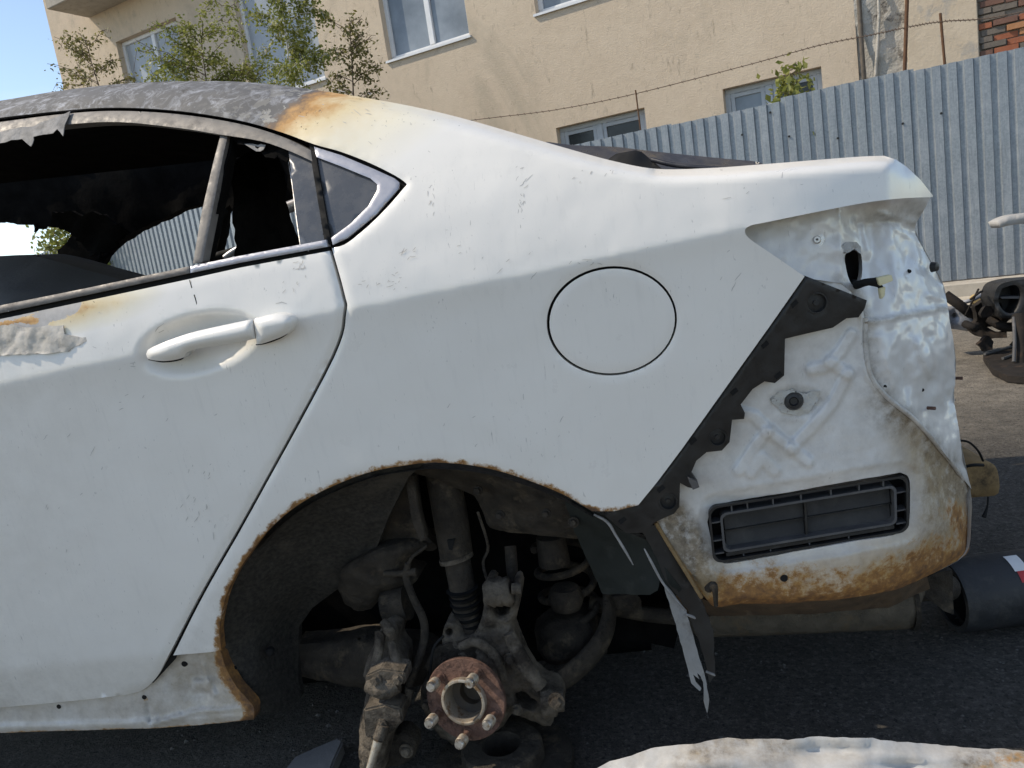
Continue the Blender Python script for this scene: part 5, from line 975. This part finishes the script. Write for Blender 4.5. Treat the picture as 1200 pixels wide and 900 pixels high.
tag(pan, 'crumpled dirty white body panel lying sunlit at the lower right edge', 'car panel')
# slab and brake disc under the car
sl_ = [PZ(np.array(float(a)), np.array(float(b)), .03) for a, b in ((330, 905), (345, 886), (372, 874), (396, 864), (402, 868), (392, 890), (384, 912))]
bm = bmesh.new(); vs = [bm.verts.new(tuple(q)) for q in sl_]; f_ = bm.faces.new(vs); ex = bmesh.ops.extrude_face_region(bm, geom=[f_]); bmesh.ops.translate(bm, vec=(0, 0, -.032), verts=[g for g in ex['geom'] if isinstance(g, bmesh.types.BMVert)]); bmesh.ops.bevel(bm, geom=bm.edges[:], offset=.004, segments=2, affect='EDGES')
tag(frombm('concrete_slab', bm, pm('grey_slab', (.13, .13, .13), (.19, .185, .18), 10, .9, 0, .4, 60, .005)), 'broken grey slab lying in the shade under the wheel arch', 'slab')
dc = PZ(np.array(592.), np.array(900.), .0)
dsk = lathe('brake_disc', dc + np.array([0, 0, .0]), (0, 0, 1), [(.04, .0), (.14, .0), (.142, .004), (.142, .02), (.14, .024), (.085, .024), (.083, .05), (.078, .055), (.04, .055), (.038, .05), (.038, .0)], GREASE, None, 48)
tag(dsk, 'dirty round brake disc lying on the ground below the hub', 'brake disc')
# dark canister at right
ca = PY(np.array(1110.), np.array(692.), .60); 
cz = .098; c0 = PZ(np.array(1112.), np.array(692.), cz); c1 = c0 + np.array([.42, .05, 0])
axc = c1 - c0; lc = np.linalg.norm(axc); CANM = pm('dusty_black_canister', (.018, .019, .021), (.036, .037, .039), 14, .6, 0, .4, 90, .004, c3=(.085, .08, .072), c3sc=11, c3lo=.5, c3hi=.75)
can = empty('canister', (float(c0[0]), float(c0[1]), 0), 'dusty black cylindrical canister lying behind the silencer with red and white sticker', 'canister')
rc_ = 42 * float(np.dot(c0 - CAM, fw)) / FPX; cz_ = rc_; c0[2] = cz_
lathe('shell', c0, axc, [(rc_ * .8, .03), (rc_ * .82, .0), (rc_ * .97, .0), (rc_, .008), (rc_, lc - .02), (rc_ * .96, lc), (0, lc)], CANM, can, 40)
lathe('open_end', c0, axc, [(rc_ * .81, .004), (rc_ * .8, .06), (0, .07)], GAP, can, 32)
def sticker(name, u0_, u1_, a0, a1_, mat):
    A = axc / lc; b = np.cross(A, [0, 0, 1.]); b /= np.linalg.norm(b); v = []; n = 8
    for k in range(n + 1):
        a = R(a0 + (a1_ - a0) * k / n)
        for u in (u0_, u1_): v.append(c0 + A * u + (rc_ + .0015) * (b * math.sin(a) + np.array([0, 0, 1.]) * math.cos(a)))
    return mesh(name, v, [(2 * k, 2 * k + 1, 2 * k + 3, 2 * k + 2) for k in range(n)], mat, can)
sticker('sticker', .122, .152, 6, 38, pm('white_sticker', (.6, .6, .6), (.7, .7, .7), 30, .5)); sticker('sticker', .126, .154, 38, 56, pm('red_sticker', (.4, .03, .03), (.5, .05, .05), 30, .5))

# other wreck at the right edge
def at_d(px, py, D): d_ = ray(np.array(float(px)), np.array(float(py))); return CAM + d_ * (D / float(d_ @ fw))
Yw = float(at_d(1160, 400, 4.6)[1])
wr = empty('burnt_front_end', at_d(1200, 440, 4.0) * np.array([1, 1, 0]), 'burnt black front end of another dismantled car at the right edge', 'car wreck')
CHAR = pm('charred_metal', (.012, .011, .010), (.034, .028, .024), 14, .85, .1, .6, 30, .01, .2, c3=(.06, .04, .028), c3sc=10)
GREYM = pm('bare_grey_beam', (.22, .23, .25), (.32, .33, .35), 10, .5, .4, .2, 30, .01, c3=(.1, .1, .11), c3sc=8)
panel('cross_beam', curve([(1100, 362), (1130, 361), (1148, 364), (1150, 378), (1140, 388), (1120, 386), (1100, 384)], 3), Yw, GREYM, wr, [ell(1119, 370, 3, 3.2, 0, 10)], 4, .12, round_edge=(3, .02), bump=.02, bscale=6)
panel('twisted_plate', jag([(1140, 358), (1152, 352), (1163, 354), (1170, 364), (1184, 374), (1176, 380), (1160, 384), (1165, 388), (1174, 390), (1180, 385), (1176, 394), (1160, 398), (1148, 394), (1140, 388), (1146, 376)], .8, 5), Yw - .08, CHAR, wr, [ell(1159, 368, 3, 2.2, -20, 10)], 3.5, .05, bump=.06, bscale=7)
panel('plastic_box', curve([(1164, 352), (1168, 338), (1178, 331), (1205, 327), (1240, 330), (1240, 372), (1206, 372), (1174, 373), (1168, 364)], 3), Yw - .3, PLASTIC, wr, [curve([(1174, 338), (1190, 334), (1196, 346), (1188, 366), (1176, 364), (1170, 352), (1174, 338)], 3)[:-1]], 4, .16, round_edge=(3, .015))
panel('plastic_box_floor', [(1168, 334), (1200, 330), (1200, 372), (1170, 370)], Yw - .18, PLASTIC, wr, [], 6, .02); pxbox('box_rib', [(1172, 348), (1196, 347), (1196, 350), (1174, 350)], Yw - .28, .1, DUSTYP, wr, 0)
tube('strut', [(1196, 370, Yw - .35), (1196, 400, Yw - .42), (1197, 432, Yw - .5)], [9, 7, 5], CHAR, wr, 10); tube('strut', [(1188, 372, Yw - .36), (1189, 400, Yw - .45), (1188, 424, Yw - .5)], [2, 2, 2], DUSTYP, wr, 8)
gp = [PZ(np.array(float(a)), np.array(float(b)), .04) for a, b in ((1152, 416), (1200, 402), (1300, 400), (1290, 450), (1180, 440), (1163, 432))]
mesh('grille_panel', list(gp) + [q - np.array([0, 0, .035]) for q in gp], [(0, 1, 2, 3, 4, 5)] + [(k, (k + 1) % 6, 6 + (k + 1) % 6, 6 + k) for k in range(6)], CHAR, wr, False)
tube3('grille_bar', [PZ(np.array(1154.), np.array(415.), .05), PZ(np.array(1205.), np.array(400.), .05)], .008, DUSTYP, wr, 6); tube3('grille_bar', [PZ(np.array(1175.), np.array(420.), .05), PZ(np.array(1205.), np.array(409.), .05)], .008, DUSTYP, wr, 6)
lathe('yellow_cap', at_d(1143, 351, 4.8), (0, -1, .2), [(0, .02), (.03, .02), (.035, 0)], pm('rusty_yellow', (.35, .24, .09), (.45, .33, .15), 40, .8), wr, 14)
panel('bumper_strip', curve([(1168, 260), (1180, 254), (1200, 250), (1260, 246), (1260, 262), (1205, 262), (1184, 264), (1172, 267)], 3), Yw - .4, pm('pale_bumper_plastic', (.34, .33, .31), (.42, .41, .39), 12, .6), wr, [], 4, .1, round_edge=(4, .02))
tube('fender_post', [(1250, 255, Yw - .3), (1250, 330, Yw - .3), (1240, 372, Yw - .3)], [10, 10, 10], CHAR, wr, 8)

panel('engine_bay', jag([(1320, 262), (1400, 246), (1560, 250), (1560, 430), (1430, 440), (1340, 400), (1316, 380), (1316, 330)], 3, 14), lambda x, y: Yw - .1 + .0 * x, CHAR, wr, [], 12, .5, bump=.06, bscale=5, back=True)
rg = random.Random(21)
for k_ in range(16):
    x_, y_ = rg.uniform(1122, 1215), rg.uniform(346, 396); dx_, dy_ = rg.uniform(-26, 26), rg.uniform(-14, 18); D_ = rg.uniform(-.25, .15)
    tube('bent_rod' if k_ % 3 else 'hose_stub', [(x_ - dx_, y_ - dy_, Yw + D_), (x_ + rg.uniform(-5, 5), y_ + rg.uniform(-5, 5), Yw + D_ - .05), (x_ + dx_, y_ + dy_, Yw + D_)], [rg.uniform(1, 2.6)] * 3 if k_ % 3 else [rg.uniform(3, 6)] * 3, CHAR if rg.random() < .7 else GREYM, wr, 7)
for k_ in range(5):
    x_, y_ = rg.uniform(1150, 1210), rg.uniform(360, 415); panel('scrap_plate', jag(ell(x_, y_, rg.uniform(8, 16), rg.uniform(5, 9), rg.uniform(-40, 40), 9), 2.5, 6), Yw - rg.uniform(-.1, .3), CHAR, wr, [], 5, .03, bump=.05, bscale=8)
# loose grit on the ground
STN = pm('grit_stone', (.07, .068, .064), (.15, .14, .125), 3, .95, 0, .3, 60, .003)
v = []; f = []; rng = random.Random(5)
for _ in range(9000):
    x = rng.uniform(-1.2, 3.2); y = rng.uniform(-.2, 3.6)
    s = rng.uniform(.0012, .0035) * (1 + 1.2 * (rng.random() < .06)); b = len(v)
    for q in ((1, 0, 0), (-1, 0, 0), (0, 1, 0), (0, -1, 0), (0, 0, .8), (0, 0, -.5)): v.append((x + s * q[0] * rng.uniform(.6, 1.3), y + s * q[1] * rng.uniform(.6, 1.3), s * .3 + s * q[2]))
    f += [(b, b + 2, b + 4), (b + 2, b + 1, b + 4), (b + 1, b + 3, b + 4), (b + 3, b, b + 4)]
tag(mesh('grit', v, f, STN, None, False), 'loose grit scattered over the asphalt', 'grit', kind='stuff')
